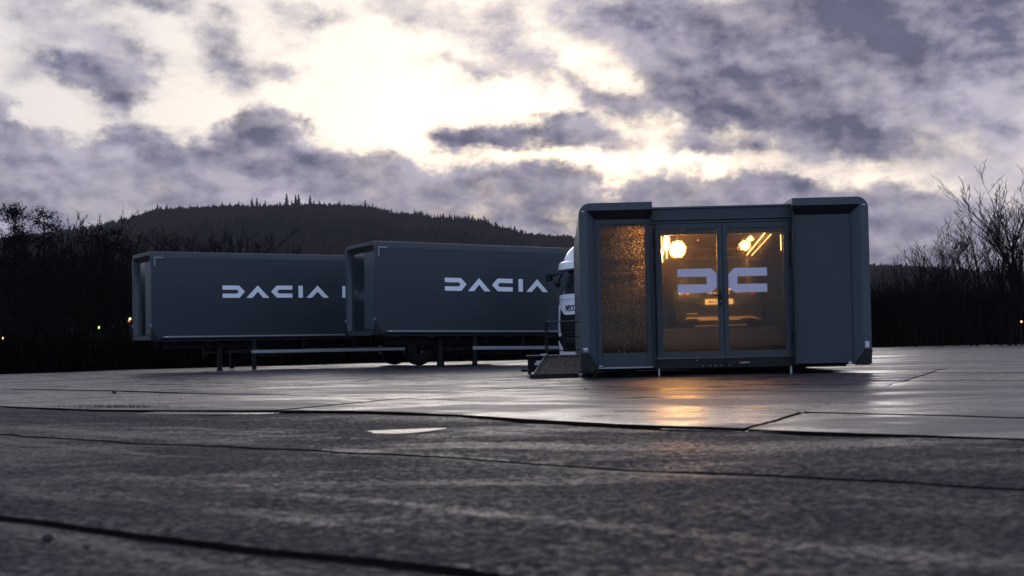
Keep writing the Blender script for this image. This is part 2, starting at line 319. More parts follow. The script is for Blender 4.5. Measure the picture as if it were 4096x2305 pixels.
# ------------------------------------------------------------------ mesh helpers
class MB:
    def __init__(s): s.v = []; s.f = []; s.sm = []
    def add(s, vs, fs, smooth=False):
        o = len(s.v); s.v += [tuple(v) for v in vs]; s.f += [tuple(i + o for i in f) for f in fs]; s.sm += [smooth] * len(fs); return s
    def box(s, x0, y0, z0, x1, y1, z1):
        vs = [(x, y, z) for z in (z0, z1) for y in (y0, y1) for x in (x0, x1)]
        return s.add(vs, [(0, 2, 3, 1), (4, 5, 7, 6), (0, 1, 5, 4), (2, 6, 7, 3), (0, 4, 6, 2), (1, 3, 7, 5)])
    def bbox(s, x0, y0, z0, x1, y1, z1, b=.01):       # bevelled box
        bm = bmesh.new(); bmesh.ops.create_cube(bm, size=1)
        for v in bm.verts: v.co = Vector((x0 + (v.co.x + .5) * (x1 - x0), y0 + (v.co.y + .5) * (y1 - y0), z0 + (v.co.z + .5) * (z1 - z0)))
        bmesh.ops.bevel(bm, geom=bm.edges[:], offset=b, segments=2, profile=.6, affect='EDGES')
        return s.frombm(bm)
    def frombm(s, bm, smooth=False):
        bm.verts.index_update(); s.add([v.co[:] for v in bm.verts], [[v.index for v in f.verts] for f in bm.faces], smooth); bm.free(); return s
    def prism(s, pts, a0, a1, axis=1):                 # outline in the two other axes, extruded along axis
        n = len(pts)
        def p3(p, a):
            l = list(p); l.insert(axis, a); return tuple(l)
        area = sum(pts[i][0] * pts[(i + 1) % n][1] - pts[(i + 1) % n][0] * pts[i][1] for i in range(n))
        vs = [p3(p, a0) for p in pts] + [p3(p, a1) for p in pts]
        fs = [tuple(range(n)), tuple(range(2 * n - 1, n - 1, -1))] + [(i, i + n, (i + 1) % n + n, (i + 1) % n) for i in range(n)]
        bm = bmesh.new(); bv = [bm.verts.new(v) for v in vs]
        for f in fs: bm.faces.new([bv[i] for i in f])
        bmesh.ops.recalc_face_normals(bm, faces=bm.faces[:])
        big_ = [f for f in bm.faces if len(f.verts) > 4]
        if big_: bmesh.ops.triangulate(bm, faces=big_)
        return s.frombm(bm)
    def tube(s, p0, p1, r0, r1=None, n=8, cap=True, smooth=True):
        r1 = r0 if r1 is None else r1
        p0, p1 = Vector(p0), Vector(p1); d = (p1 - p0)
        if d.length < 1e-6: return s
        d.normalize(); a = d.orthogonal().normalized(); b = d.cross(a)
        vs = []
        for p, r in ((p0, r0), (p1, r1)):
            for i in range(n):
                t = 2 * math.pi * i / n; vs.append(p + (a * math.cos(t) + b * math.sin(t)) * r)
        s.add(vs, [(i, (i + 1) % n, (i + 1) % n + n, i + n) for i in range(n)], smooth)
        if cap: s.add(vs[:n], [tuple(range(n - 1, -1, -1))]); s.add(vs[n:], [tuple(range(n))])
        return s
    def loft(s, rings, closed=True, caps=True, smooth=True):
        n = len(rings[0]); vs = [v for r in rings for v in r]; fs = []
        for k in range(len(rings) - 1):
            for i in range(n if closed else n - 1):
                j = (i + 1) % n; fs.append((k * n + i, k * n + j, (k + 1) * n + j, (k + 1) * n + i))
        s.add(vs, fs, smooth)
        if caps and closed:
            s.add(rings[0], [tuple(range(n - 1, -1, -1))]); s.add(rings[-1], [tuple(range(n))])
        return s
    def lathe(s, prof, c, axis='y', n=28, smooth=True):   # prof: (radius, offset along axis)
        rings = []
        for r, h in prof:
            ring = []
            for i in range(n):
                t = 2 * math.pi * i / n; a, b = r * math.cos(t), r * math.sin(t)
                ring.append({'y': (c[0] + a, c[1] + h, c[2] + b), 'x': (c[0] + h, c[1] + a, c[2] + b), 'z': (c[0] + a, c[1] + b, c[2] + h)}[axis])
            rings.append(ring)
        return s.loft(rings, True, True, smooth)
    def mesh(s, name):
        me = bpy.data.meshes.new(name); me.from_pydata(s.v, [], s.f); me.polygons.foreach_set('use_smooth', s.sm); me.update(); return me
    def build(s, name, m, parent=None, **kw):
        o = bpy.data.objects.new(name, s.mesh(name)); COL.objects.link(o)
        for mm in (m if isinstance(m, list) else [m]): o.data.materials.append(MT[mm] if isinstance(mm, str) else mm)
        if parent is not None: o.parent = parent
        for k, v in kw.items(): o[k] = v
        return o
def autosmooth(o, ang=35):
    me = o.data; bm = bmesh.new(); bm.from_mesh(me); bmesh.ops.remove_doubles(bm, verts=bm.verts[:], dist=1e-5)
    bmesh.ops.recalc_face_normals(bm, faces=bm.faces[:])
    for f in bm.faces: f.smooth = True
    for e in bm.edges: e.smooth = not (len(e.link_faces) == 2 and e.calc_face_angle(0) > R(ang))
    bm.to_mesh(me); bm.free(); return o
def thing(name, label, cat, loc=(0, 0, 0), rot=(0, 0, 0), group=None):
    o = bpy.data.objects.new(name, None); COL.objects.link(o); o.location = loc; o.rotation_euler = rot
    o['label'] = label; o['category'] = cat
    if group: o['group'] = group
    o.empty_display_size = .2
    return o
def tag(o, label, cat, group=None):
    o['label'] = label; o['category'] = cat
    if group: o['group'] = group
    return o
def copy_tree(o, parent=None):
    c = o.copy(); COL.objects.link(c)
    if parent is not None: c.parent = parent
    for ch in o.children: copy_tree(ch, c)
    return c
def text_mesh(txt, h, depth, xf, name, m, parent, shear=0., bold=0.):
    """flat letters standing in local x-z, xf(x, z, d) places them"""
    cu = bpy.data.curves.new(name, 'FONT'); cu.body = txt; cu.size = 1; cu.extrude = .5; cu.offset = bold; cu.shear = shear; cu.resolution_u = 3
    o = bpy.data.objects.new(name, cu); COL.objects.link(o); bpy.context.view_layer.update()
    me = bpy.data.meshes.new_from_object(o.evaluated_get(bpy.context.evaluated_depsgraph_get()))
    COL.objects.unlink(o); bpy.data.objects.remove(o); bpy.data.curves.remove(cu)
    xs = [v.co.x for v in me.vertices]; ys = [v.co.y for v in me.vertices]; x0, x1, y0, y1 = min(xs), max(xs), min(ys), max(ys)
    for v in me.vertices:
        v.co = Vector(xf((v.co.x - x0) / (x1 - x0), (v.co.y - y0) / (y1 - y0), v.co.z * depth))
    me.name = name; ob = bpy.data.objects.new(name, me); COL.objects.link(ob); me.materials.append(MT[m]); ob.parent = parent
    return ob
def nz(x, y, z=0.): return noise.noise(Vector((x, y, z)))

# ------------------------------------------------------------------ ground and the lot
def lerp_pts(pts, t):
    if t <= pts[0][0]: return pts[0][1]
    for (a, b), (c, d) in zip(pts, pts[1:]):
        if t <= c: return b + (d - b) * (t - a) / (c - a)
    return pts[-1][1]
# terrain sheet: flat round the lot, rising into the wooded hill
RIDGE = [(-2200, 70), (-1500, 95), (-900, 118), (-598, 122), (-440, 138), (-414, 144), (-373, 156), (-307, 158), (-248, 157), (-205, 157), (-149, 152), (-120, 143), (-37, 133), (8, 122), (69, 114), (176, 98), (386, 80), (602, 62), (1200, 60), (2200, 50)]
def terr(x, y):
    r = y
    h = lerp_pts(RIDGE, x * 1400 / max(r, 300.)) - 9
    if y < 350: return 0.
    t = (y - 350) / 1050
    z = h * (t * t * (3 - 2 * t) * .55 + t * .45) if t < 1 else h * max(.3, 1 - (t - 1) * .9)
    return z + 5 * nz(x / 170, y / 170) * min(1, t * 3) + 2.0 * nz(x / 60, y / 60, 3) * min(1, t * 3) - 3 * min(1, t * 3)
mb = MB()
xs = [-4000, -3000, -2200, -1800] + [-1500 + i * 40 for i in range(76)] + [1800, 2400, 3200, 4000]
ys = [-400, -100, -20, 60, 150, 250, 350] + [350 + i * 35 for i in range(1, 38)] + [1800, 2300, 3200, 4500]
vs = [(x, y, terr(x, y) - (.30 if y < 340 else .30 * max(0, 1 - (y - 340) / 60))) for y in ys for x in xs]
nx = len(xs); fs = [(j * nx + i, j * nx + i + 1, (j + 1) * nx + i + 1, (j + 1) * nx + i) for j in range(len(ys) - 1) for i in range(nx - 1)]
mb.add(vs, fs, True); gnd = mb.build('ground', ['earth', 'hillearth'], kind='structure')
for p in gnd.data.polygons:
    if p.center[1] > 380: p.material_index = 1

# the lot: one sheet for the far part, separate cast bays where they can be told apart
lot_out = [(-90, -12), (90, -12), (90, 112), (42, 107.5), (27.6, 101), (14, 84), (4, 66), (-.5, 61.4), (-7.7, 60.8), (-11.5, 58.0), (-15.5, 54.4), (-18.7, 48.0), (-26, 42), (-90, 30)]
bm = bmesh.new(); f = bm.faces.new([bm.verts.new((x, y, -.055)) for x, y in lot_out])
for k in range(-10, 110, 3):
    bmesh.ops.bisect_plane(bm, geom=bm.verts[:] + bm.edges[:] + bm.faces[:], plane_co=(0, k, 0), plane_no=(0, 1, 0))
for k in range(-88, 90, 4):
    bmesh.ops.bisect_plane(bm, geom=bm.verts[:] + bm.edges[:] + bm.faces[:], plane_co=(k, 0, 0), plane_no=(1, 0, 0))
def farz(x, y):
    k = min(1, max(0, (y - 21) / 4))
    return -.20 + k * (.195 + .035 * nz(x / 9, y / 14, 5) + .014 * nz(x / 3, y / 4, 9))
bed = []
for v in bm.verts:
    v.co.z = farz(v.co.x, v.co.y)
mbl = MB(); mbl.frombm(bm, True); lot = mbl.build('parking_lot', ['lot'], kind='structure')
mbl = MB(); mbl.add([(-90, -12, -.14), (90, -12, -.14), (90, 28, -.14), (-90, 28, -.14)], [(0, 1, 2, 3)])
# bays
J1 = [(-40, 6.9), (-15.7, 6.87), (-13.4, 6.75), (-11.8, 7.1), (-10.8, 7.4), (-9.98, 7.7), (-8.3, 7.6), (-7.07, 7.32), (-6, 7.17), (-4.4, 7.15), (-3.17, 7.2), (20, 7.6)]
def Al(k, b):
    w = .05 * nz(b * .8, k * 7.3) + .02 * nz(b * 3.1, k * 3.3) + .016 * nz(b * 9, k * 5) + .012 * nz(b * 24, k * 5)
    if k == 0: return -6 + w
    if k == 1: return -1.2 + .1 * (b + 4) * .5 + w
    if k == 2: return 2.25 + .12 * (b + 3.3) * (1 if b > -9 else .6) + w
    if k == 3: return 4.82 + .08 * (b + 4.4) + w
    if k == 4: return lerp_pts(J1, b) + w
    if k == 5: return lerp_pts([(-40, 11.0), (-20, 10.6), (-12, 10.0), (-7.6, 9.0), (-6.2, 9.05), (-4.3, 8.95), (20, 9.5)], b) + w
    return {6: 12.9, 7: 16.6, 8: 20.6, 9: 25.4}[k] + w * 1.5
BL = [-33.4, -27.7, -22, -16.3, -10.6, -5.02, .7, 6.4, 12, 18]
def Bl(j, a): return BL[j] - .42 * (a - 7.2) + .05 * nz(a * .9, j * 4.1, 2) + .015 * nz(a * 5, j * 2.1, 4)
nb = 0
for k in range(9):
    spans = [(j, j + 1) for j in range(9)] if k >= 4 else [(0, 3), (3, 6), (6, 9)]
    for (j0, j1) in spans:
        am = Al(k, BL[j0]); bmid = (Bl(j0, am) + Bl(j1, am)) / 2
        xm, ym = (am + bmid) / math.sqrt(2), (am - bmid) / math.sqrt(2)
        if ym < -7 or abs(xm) > 14 + ym * .8: continue
        GAP = {0: .04, 1: .04, 2: .028, 3: .007, 4: .04}; g0_, g1_ = GAP.get(k, .035), GAP.get(k + 1, .035); gap = .03
        tx, ty = rnd.uniform(-.004, .004), rnd.uniform(-.005, .005)
        z0 = (0.0 if k >= 4 else {3: -.022, 2: -.023, 1: -.036, 0: -.05}[k]) + (rnd.uniform(-.004, .004) if k >= 4 else 0)
        L_ = (Bl(j1, am) - Bl(j0, am)); n_s = int(min(150, max(24, L_ / .16))); n_t = 26 if k < 6 else 16
        top = []; cx, cyy = xm, ym
        for ti in range(n_t + 1):
            row = []
            for si in range(n_s + 1):
                s, t = si / n_s, ti / n_t; a = am; b = bmid
                for _ in range(5):
                    b0, b1 = Bl(j0, a) + gap / 2, Bl(j1, a) - gap / 2; b = b0 + (b1 - b0) * s
                    a0, a1 = Al(k, b) + g0_ / 2, Al(k + 1, b) - g1_ / 2; a = a0 + (a1 - a0) * t
                x, y = (a + b) / math.sqrt(2), (a - b) / math.sqrt(2)
                e = min(s, 1 - s) * L_; e2 = min(t, 1 - t) * 3
                sag = -.010 * math.exp(-min(e, e2) / .10) if k >= 4 else -.008 * math.exp(-e2 / .06)
                if k < 4:
                    z = z0 + .016 * nz(x / 1.8, y / 1.8, 1) + .009 * nz(x / .55, y / .55, 2) + .002 * nz(x / .2, y / .2, 2)
                else: z = z0 + .012 * nz(x / 3, y / 3, 1) + .004 * nz(x / .9, y / .9, 2)
                z += sag + (x - cx) * tx * .5 + (y - cyy) * ty * .5
                row.append((x, y, z))
            top.append(row)
        mb = MB(); ns = n_s + 1
        mb.add([v for r in top for v in r], [(i * ns + q, i * ns + q + 1, (i + 1) * ns + q + 1, (i + 1) * ns + q) for i in range(n_t) for q in range(n_s)], True)
        rim = top[0] + [r[-1] for r in top[1:]] + top[-1][::-1][1:] + [r[0] for r in top[::-1]][1:-1]
        lo = [(x, y, -.135) for x, y, z in rim]; n = len(rim)
        nf_ = len(mb.f); mb.add(rim + lo, [(i, i + n, (i + 1) % n + n, (i + 1) % n) for i in range(n)])
        o = mb.build('slab', ['lot' if k >= 4 else 'lotnear', 'joint'], lot); nb += 1
        for p in o.data.polygons:
            if p.index >= nf_: p.material_index = 1
        o.data.flip_normals() if o.data.polygons[0].normal.z < 0 else None
bedo = mbl.build('joint_filling', 'joint', lot)

def ground_hit(x, y, z=0.):
    sr, cr = math.sin(ROLL), math.cos(ROLL); t = PITCH
    du, dv = x - 2048, -(y - 1152.5 - SHP); u = du * cr + dv * sr; v = -du * sr + dv * cr
    d = Vector((u / FPX, math.cos(t) - v / FPX * math.sin(t), math.sin(t) + v / FPX * math.cos(t)))
    s = (z - .55) / d.z; return d.x * s, d.y * s
# puddles: shallow sheets of water lying in the low strip before the big joint
def puddle(outline, z):
    pts = [ground_hit(x, y, z) for x, y in outline]; n = len(pts); P_ = []
    for i in range(n):                                   # round the outline off
        a, b, c, d = (Vector(pts[(i + q) % n]) for q in (-1, 0, 1, 2))
        for s in (0, .25, .5, .75):
            q = .5 * ((2 * b) + (-a + c) * s + (2 * a - 5 * b + 4 * c - d) * s * s + (-a + 3 * b - 3 * c + d) * s ** 3)
            P_.append((q.x + .03 * nz(q.x * 4, q.y * 4), q.y + .05 * nz(q.x * 3, q.y * 3, 7)))
    mb = MB(); mb.prism(P_, z - .008, z, axis=2); return mb.build('puddle', 'water', kind='structure')
puddle([(1325, 1731), (1440, 1738), (1600, 1736), (1690, 1727), (1790, 1713), (1640, 1716), (1470, 1724)], -.0261)
puddle([(540, 1656), (800, 1658), (1040, 1657), (1120, 1648), (900, 1645), (680, 1646)], -.0261)
puddle([(2640, 1716), (2760, 1720), (2990, 1727), (3130, 1730), (3030, 1718), (2800, 1710)], -.0261)

# ------------------------------------------------------------------ word mark letters (outlines in metres: along, up)
LET = [[(2.37, 1.79), (2.94, 1.79), (3.14, 1.59), (2.95, 1.38), (2.37, 1.38), (2.37, 1.52), (2.86, 1.52), (2.93, 1.59), (2.86, 1.65), (2.37, 1.65)],
       [(3.59, 1.80), (4.00, 1.38), (3.78, 1.38), (3.59, 1.59), (3.41, 1.38), (3.19, 1.38)],
       [(4.82, 1.80), (4.26, 1.80), (4.06, 1.59), (4.26, 1.39), (4.82, 1.39), (4.82, 1.53), (4.34, 1.53), (4.27, 1.59), (4.34, 1.66), (4.82, 1.66)],
       [(5.04, 1.80), (5.20, 1.80), (5.20, 1.39), (5.04, 1.39)],
       [(5.74, 1.81), (6.15, 1.39), (5.95, 1.39), (5.74, 1.60), (5.53, 1.39), (5.33, 1.39)],
       [(6.66, 1.80), (6.80, 1.80), (6.80, 1.39), (6.66, 1.39)]]

def trailer_profile(w=2.5, h=2.9, rt_=.22, rb=.10, inset=0., notch=True):
    """y,z outline from the near bottom corner, up the near side, over the roof and down the far side"""
    i = inset; pts = []
    def arc(cy_, cz, r, a0, a1, n=6):
        return [(cy_ + r * math.cos(R(a0 + (a1 - a0) * q / n)), cz + r * math.sin(R(a0 + (a1 - a0) * q / n))) for q in range(n + 1)]
    r1 = max(rt_ - i, .02); r0 = max(rb - i, .015)
    pts += arc(i + r0, i + r0, r0, 270, 180, 4)
    if notch: pts += [(i, h - .27), (i + .012, h - .268), (i + .012, h - .258), (i, h - .256)]
    else: pts += [(i, h - .27 - i), (i, h - .268 - i), (i, h - .258 - i), (i, h - .256 - i)]
    pts += arc(i + r1, h - i - r1, r1, 180, 90)
    pts += arc(w - i - r1, h - i - r1, r1, 90, 0)
    pts += arc(w - i - r0, i + r0, r0, 0, -90, 4)
    return pts
def wheel(parent, x, y, z, r, side, rim_out=True):
    mb = MB(); w = .30; s = side
    mb.lathe([(.30, 0), (r - .10, -.012), (r - .03, .01), (r, .04), (r, w - .04), (r - .03, w - .01), (.30, w)], (x, y if s > 0 else y - w, z), 'y', 32)
    t = mb.build('wheel', 'rubber', parent)
    yy = y if s > 0 else y - w
    q = MB(); prof = [(.305, .005), (.29, .03), (.27, .12), (.20, .13), (.17, .06), (.09, .05), (.085, -.01), (.02, -.02)]
    if s < 0: prof = [(a, w - b) for a, b in prof]
    q.lathe(prof, (x, yy, z), 'y', 28)
    for k in range(10):
        an = 2 * math.pi * k / 10; yb = (.045 if s > 0 else w - .045)
        q.tube((x + .135 * math.cos(an), yy + yb + .03 * s, z + .135 * math.sin(an)), (x + .135 * math.cos(an), yy + yb - .02 * s, z + .135 * math.sin(an)), .016, n=6)
    q.build('rim', 'rimmetal', t); return t

def make_trailer(loc, rot, label, LEN=13.3, axle=9.67, gz=lambda x: -1.09, far=True):
    t = thing('semi_trailer', label, 'trailer', loc, rot, 'grey box trailers parked one behind the other')
    prof = trailer_profile(); H_ = 2.9; W_ = 2.5
    mb = MB()
    mb.loft([[(x, y, z) for y, z in prof] for x in (.0, LEN)], True, False, False)
    mb.add([(LEN, y, z) for y, z in prof], [tuple(range(len(prof)))])
    # front end: rim, sloping jambs
    inner = trailer_profile(inset=.12, notch=False)
    mb.add([(0, y, z) for y, z in prof] + [(0, y, z) for y, z in inner], [(i, i + len(prof), (i + 1) % len(prof) + len(prof), (i + 1) % len(prof)) for i in range(len(prof))])
    rec = [(min(max(y, .26), W_ - .26), min(max(z, .16), H_ - .29)) for y, z in inner]
    n = len(inner)
    mb.add([(0, y, z) for y, z in inner] + [(.13, y, z) for y, z in rec], [(i, i + n, (i + 1) % n + n, (i + 1) % n) for i in range(n)])
    body = autosmooth(mb.build('box_body', 'panel', t), 30)
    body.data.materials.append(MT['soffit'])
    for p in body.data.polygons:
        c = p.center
        if c[0] < .12 and c[0] > .01 and p.normal.z < -.3 and c[2] > 2.4: p.material_index = 1  # downward faces painted black for the shade under the rim
    MB().box(.131, 1.12, .17, .150, 2.23, 2.60).build('end_glass', 'tintglass', t)
    MB().bbox(.085, .28, .17, .150, 1.10, 2.59, .008).build('end_panel', 'rim', t)
    MB().box(.02, .26, .05, .14, 2.24, .155).build('sill', 'dark', t)
    for p in (LET if far else LET[:5]):
        mb = MB(); mb.prism(p, -.004, .004); mb.build('letter', 'letter', t)
    MB().prism([(.10, 2.71), (.40, 2.71), (.40, 2.67), (.14, 2.67), (.14, 2.42), (.10, 2.42)], -.004, .004).build('corner_mark', 'greyfilm', t)
    MB().prism([(.0, .42), (.05, .30), (.13, .19), (.22, .08), (.34, -.012), (0, -.012)], -.010, .03).build('corner_guard', 'dark', t)
    MB().prism([(0, .42), (.0, -.012), (.30, -.012), (.16, .14), (.05, .32)], -.012, .0, axis=0).build('corner_guard', 'dark', t)
    MB().prism([(W_, .42), (W_, -.012), (W_ - .30, -.012), (W_ - .16, .14), (W_ - .05, .32)], -.012, .0, axis=0).build('corner_guard', 'dark', t)
    for y0 in (.03, W_ - .05):
        MB().box(-.02, y0, .44, .0, y0 + .022, .52).build('marker_lamp', 'tag', t)
    MB().bbox(.36, -.014, .075, LEN - .4, .002, .122, .003).build('marker_strip', 'greyfilm', t)
    MB().box(.48, -.017, .085, .53, -.012, .112).build('marker_label', 'letter', t)
    # frame
    mb = MB()
    for y in (.62, 1.78): mb.box(.6, y, -.30, LEN - .1, y + .10, .0)
    for i in range(12): mb.box(.7 + i * 1.05, .05, -.10, .78 + i * 1.05, 2.45, -.001)
    mb.box(.15, .06, -.06, LEN - .1, .10, -.001); mb.box(.15, 2.40, -.06, LEN - .1, 2.44, -.001)
    mb.build('chassis_frame', 'chassis', t)
    for y in (.38, 2.0):
        mb = MB(); g = gz(2.38)
        if y > 1: g = -.62
        mb.box(2.31, y, g + .04, 2.45, y + .14, -.08); mb.box(2.29, y - .02, g, 2.47, y + .16, g + .04); mb.tube((2.45, y + .07, -.5), (2.9, y + .07, -.28), .03)
        mb.build('landing_leg', 'chassis', t)
    MB().tube((2.40, .45, -.45), (2.40, 2.05, -.45), .03).build('cross_shaft', 'chassis', t)
    for y in (.02, 2.44):
        MB().bbox(3.36, y, -.49, axle - .62, y + .035, -.385, .006).build('side_guard', 'alu', t)
        for x in (3.40, 5.2, 7.1, 8.8):
            MB().box(x, y + .036, (gz(x) + .01) if x < 3.5 else -.50, x + (.13 if x < 3.5 else .06), y + .15, -.05).build('guard_post', 'chassis', t)
    g = gz(axle)
    for s, y in ((1, .05), (-1, 2.45)): wheel(t, axle, y, g + .515, .515, s)
    MB().tube((axle, .35, g + .515), (axle, 2.15, g + .515), .07).build('axle', 'chassis', t)
    for y in (.03, 2.10):
        mb = MB(); pr = []
        for k in range(13):
            a = R(-12 + 204 * k / 12); pr.append((axle + .60 * math.cos(a), g + .515 + .60 * math.sin(a)))
        pr += [(axle + .58 * math.cos(R(192 - 204 * k / 12)), g + .515 + .58 * math.sin(R(192 - 204 * k / 12))) for k in range(13)]
        mb.prism(pr, y, y + .36); mb.build('mudguard', 'dark', t)
        MB().box(axle + .60, y, g + .20, axle + .625, y + .36, -.20).build('mudflap', 'dark', t)
    for x in (1.9, 4.6, 6.2): MB().bbox(x, .08, -.085, x + .10, .10, -.055, .004).build('side_marker', 'amberlens', t)
    MB().bbox(4.2, 1.0, -.62, 5.6, 1.9, -.16, .03).build('tool_box', 'chassis', t)
    MB().bbox(axle + .9, .75, -.55, LEN - .3, 1.75, -.30, .03).build('spare_carrier', 'chassis', t)
    return t
T1 = make_trailer((-11.7018, 42.6098, 1.0638), (.0104, .0021, .5199), 'grey box trailer standing farther back, leftmost of the two', gz=lambda x: -1.0638 + x * .0021)
T2 = make_trailer((-4.1879, 40.3305, 1.0668), (-.0037, .0142, .5043), 'nearer grey box trailer with its end beside the farther one, behind the white truck', gz=lambda x: -1.0668 + x * .0142, far=False)

# ------------------------------------------------------------------ white truck in front of the second trailer
TR = thing('truck', 'white tractor unit with black slatted grille, half hidden behind the show pavilion', 'truck', (1.86, 39.75, 0), (0, 0, .5043 + math.pi))
PZ = [(.25, -.02), (.32, 0), (1.0, 0), (1.9, -.02), (2.10, -.05), (2.85, -.30), (2.88, -.02), (3.16, -.06)]
def Sx(y, z):
    b = lerp_pts([(.25, -.04), (.45, 0), (1.2, .0), (2.10, -.06), (2.86, -.30), (2.95, -.34)], z)
    return b - .24 * min(abs(y) / 1.25, 1.05) ** 3.2
def ring_at(z, back=-2.2, hw=1.25, dx=0.):
    r = []
    for i in range(13):
        y = -hw + 2 * hw * i / 12; r.append((Sx(y * 1.25 / hw, z) + dx, y, z))
    r += [(back, hw, z), (back, -hw, z)]
    return r
# hollow-looking cab: painted lower body, glasshouse, roof
mb = MB(); mb.loft([ring_at(z, dx=-.03) for z in (.55, .8, 1.2, 1.6, 2.0, 2.12)], True, True, True); cab = autosmooth(mb.build('cab_body', 'white', TR), 40)
mb = MB(); mb.loft([ring_at(z, dx=-.07, hw=1.25 - (z - 2.1) * .08) for z in (2.121, 2.3, 2.6, 2.86)], True, True, True); gh = autosmooth(mb.build('windscreen', 'darkglass', TR), 40)
def fpatch(name, m, pts, off=.0, thick=.03, parent=TR, cuts=12, back=None):
    """curved panel on the cab front; outline given in (y, z)"""
    bm = bmesh.new(); f = bm.faces.new([bm.verts.new((0, y, z)) for y, z in pts])
    ymin, ymax = min(p[0] for p in pts), max(p[0] for p in pts)
    for k in range(1, cuts):
        bmesh.ops.bisect_plane(bm, geom=bm.verts[:] + bm.edges[:] + bm.faces[:], plane_co=(0, ymin + (ymax - ymin) * k / cuts, 0), plane_no=(0, 1, 0))
    r = bmesh.ops.extrude_face_region(bm, geom=bm.faces[:]); ext = [v for v in r['geom'] if isinstance(v, bmesh.types.BMVert)]
    es = set(ext)
    for v in bm.verts: v.co.x = Sx(v.co.y, v.co.z) + off - (thick if v in es else 0)
    bmesh.ops.recalc_face_normals(bm, faces=bm.faces[:])
    mb = MB(); mb.frombm(bm); return autosmooth(mb.build(name, m, parent), 40)
def sym(l): return l + [(-y, z) for y, z in reversed(l)]
fpatch('front_hood', 'white', sym([(-1.2, 2.13), (-1.22, 1.80), (-.95, 1.76), (-.62, 1.57), (-.5, 1.53)]), .012)
fpatch('hood_lip', 'white', sym([(-1.16, 2.16), (-1.2, 2.06), (-.9, 2.02), (-.6, 2.015)]), .028)
fpatch('grille_surround', 'dark', sym([(-1.0, 1.74), (-.62, 1.52), (-.5, 1.50), (-.4, 1.50)][0:3] + [] + [] ) if False else sym([(-.98, 1.73), (-.94, 1.2), (-.82, .60), (-.70, .38)]), .004)
for i, z in enumerate((1.40, 1.17, .95, .74, .54)):
    w0 = .50 - .02 * i
    g = fpatch('grille_slat', 'mesh' if i < 4 else 'dark', [(-w0, z + .07), (w0, z + .07), (w0 - .1, z - .06), (-w0 + .1, z - .06)], .012, .02)
    mb = MB()
    for k in range(int(w0 * 2 / .055)):
        y = -w0 + .05 + k * .055
        mb.box(0, 0, 0, 0, 0, 0) if False else mb.tube((Sx(y, z) + .018, y + .05, z + .062), (Sx(y, z) + .018, y - .03, z - .055), .012, n=4, cap=False, smooth=False)
    mb.build('grille_bar', 'dark', g)
    fpatch('grille_lip', 'chassis', [(-.88 + i * .02, z + .13), (.88 - i * .02, z + .13), (.60, z + .085), (-.60, z + .085)], .03, .03)
for s in (-1, 1):
    q = lambda l: [(s * a, b) for a, b in l]
    fpatch('corner_fairing', 'white', q([(1.24, 1.86), (1.02, 1.62), (.96, 1.3), (.90, 1.02), (1.2, 1.05), (1.25, 1.2)]), .03, .05, cuts=5)
    fpatch('headlight', 'tintglass', q([(1.22, .98), (.86, .96), (.80, .62), (.95, .66), (1.2, .86)]), .012, .03, cuts=5)
    fpatch('headlight_brow', 'white', q([(1.24, 1.02), (.84, .99), (.80, .90), (1.0, .86), (1.22, .92)]), .03, .03, cuts=5)
    fpatch('bumper_corner', 'white', q([(1.24, .74), (1.06, .66), (.78, .55), (.66, .40), (.66, .31), (1.24, .31)]), .025, .05, cuts=6)
    MB().lathe([(.5, 0), (.52, .05), (.52, .27), (.5, .3)], (-1.35, s * 1.22 - .3 * (s > 0), .52), 'y', 28).build('wheel', 'rubber', TR)
    MB().lathe([(.5, 0), (.52, .05), (.52, .27), (.5, .3)], (-5.0, s * 1.22 - .3 * (s > 0), .52), 'y', 28).build('wheel', 'rubber', TR)
    # mirror on its arm
    m_ = MB(); m_.tube((-.25, s * 1.20, 2.85), (-.10, s * 1.42, 2.78), .035, .03)
    arm = m_.build('mirror_arm', 'dark', TR)
    m_ = MB(); m_.bbox(-.16, s * 1.40 if s > 0 else s * 1.40 - .26, 2.62, -.02, s * 1.40 + .26 if s > 0 else s * 1.40, 2.86, .05); m_.build('mirror', 'dark', TR)
fpatch('bumper', 'white', sym([(-.70, .40), (-.66, .30)]), .028, .05)
m_ = MB(); m_.tube((-.22, -.95, 2.82), (.10, -.72, 2.55), .03); m_.lathe([(.02, -.05), (.11, -.04), (.13, .02), (.1, .06), (.02, .07)], (.10, -.70, 2.50), 'x', 14); m_.build('front_mirror', 'dark', TR)
# sun visor and roof fairing
def vring(z, dx, hw, back=-1.2):
    return [(lerp_pts([(0, 0), (.6, -.02), (1, -.16), (1.25, -.42)], abs(-hw + 2 * hw * i / 14)) + dx, -hw + 2 * hw * i / 14, z) for i in range(15)] + [(back, hw, z), (back, -hw, z)]
mb = MB(); mb.loft([vring(2.90, .06, 1.24), vring(2.92, .09, 1.25), vring(3.12, .05, 1.25), vring(3.17, -.02, 1.22)], True, True, True); autosmooth(mb.build('sun_visor', 'white', TR), 40)
mb = MB(); mb.loft([ring_at(2.861, dx=-.03, hw=1.22), ring_at(2.899, dx=-.03, hw=1.22)]); mb.build('visor_shadow_gap', 'dark', TR)
mb = MB(); mb.loft([vring(z, dx, hw, -2.2) for z, dx, hw in ((3.171, -.12, 1.16), (3.3, -.17, 1.14), (3.5, -.30, 1.10), (3.65, -.46, 1.04), (3.76, -.68, .96), (3.82, -.92, .84), (3.845, -1.15, .7))], True, True, True); autosmooth(mb.build('roof_fairing', 'white', TR), 50)
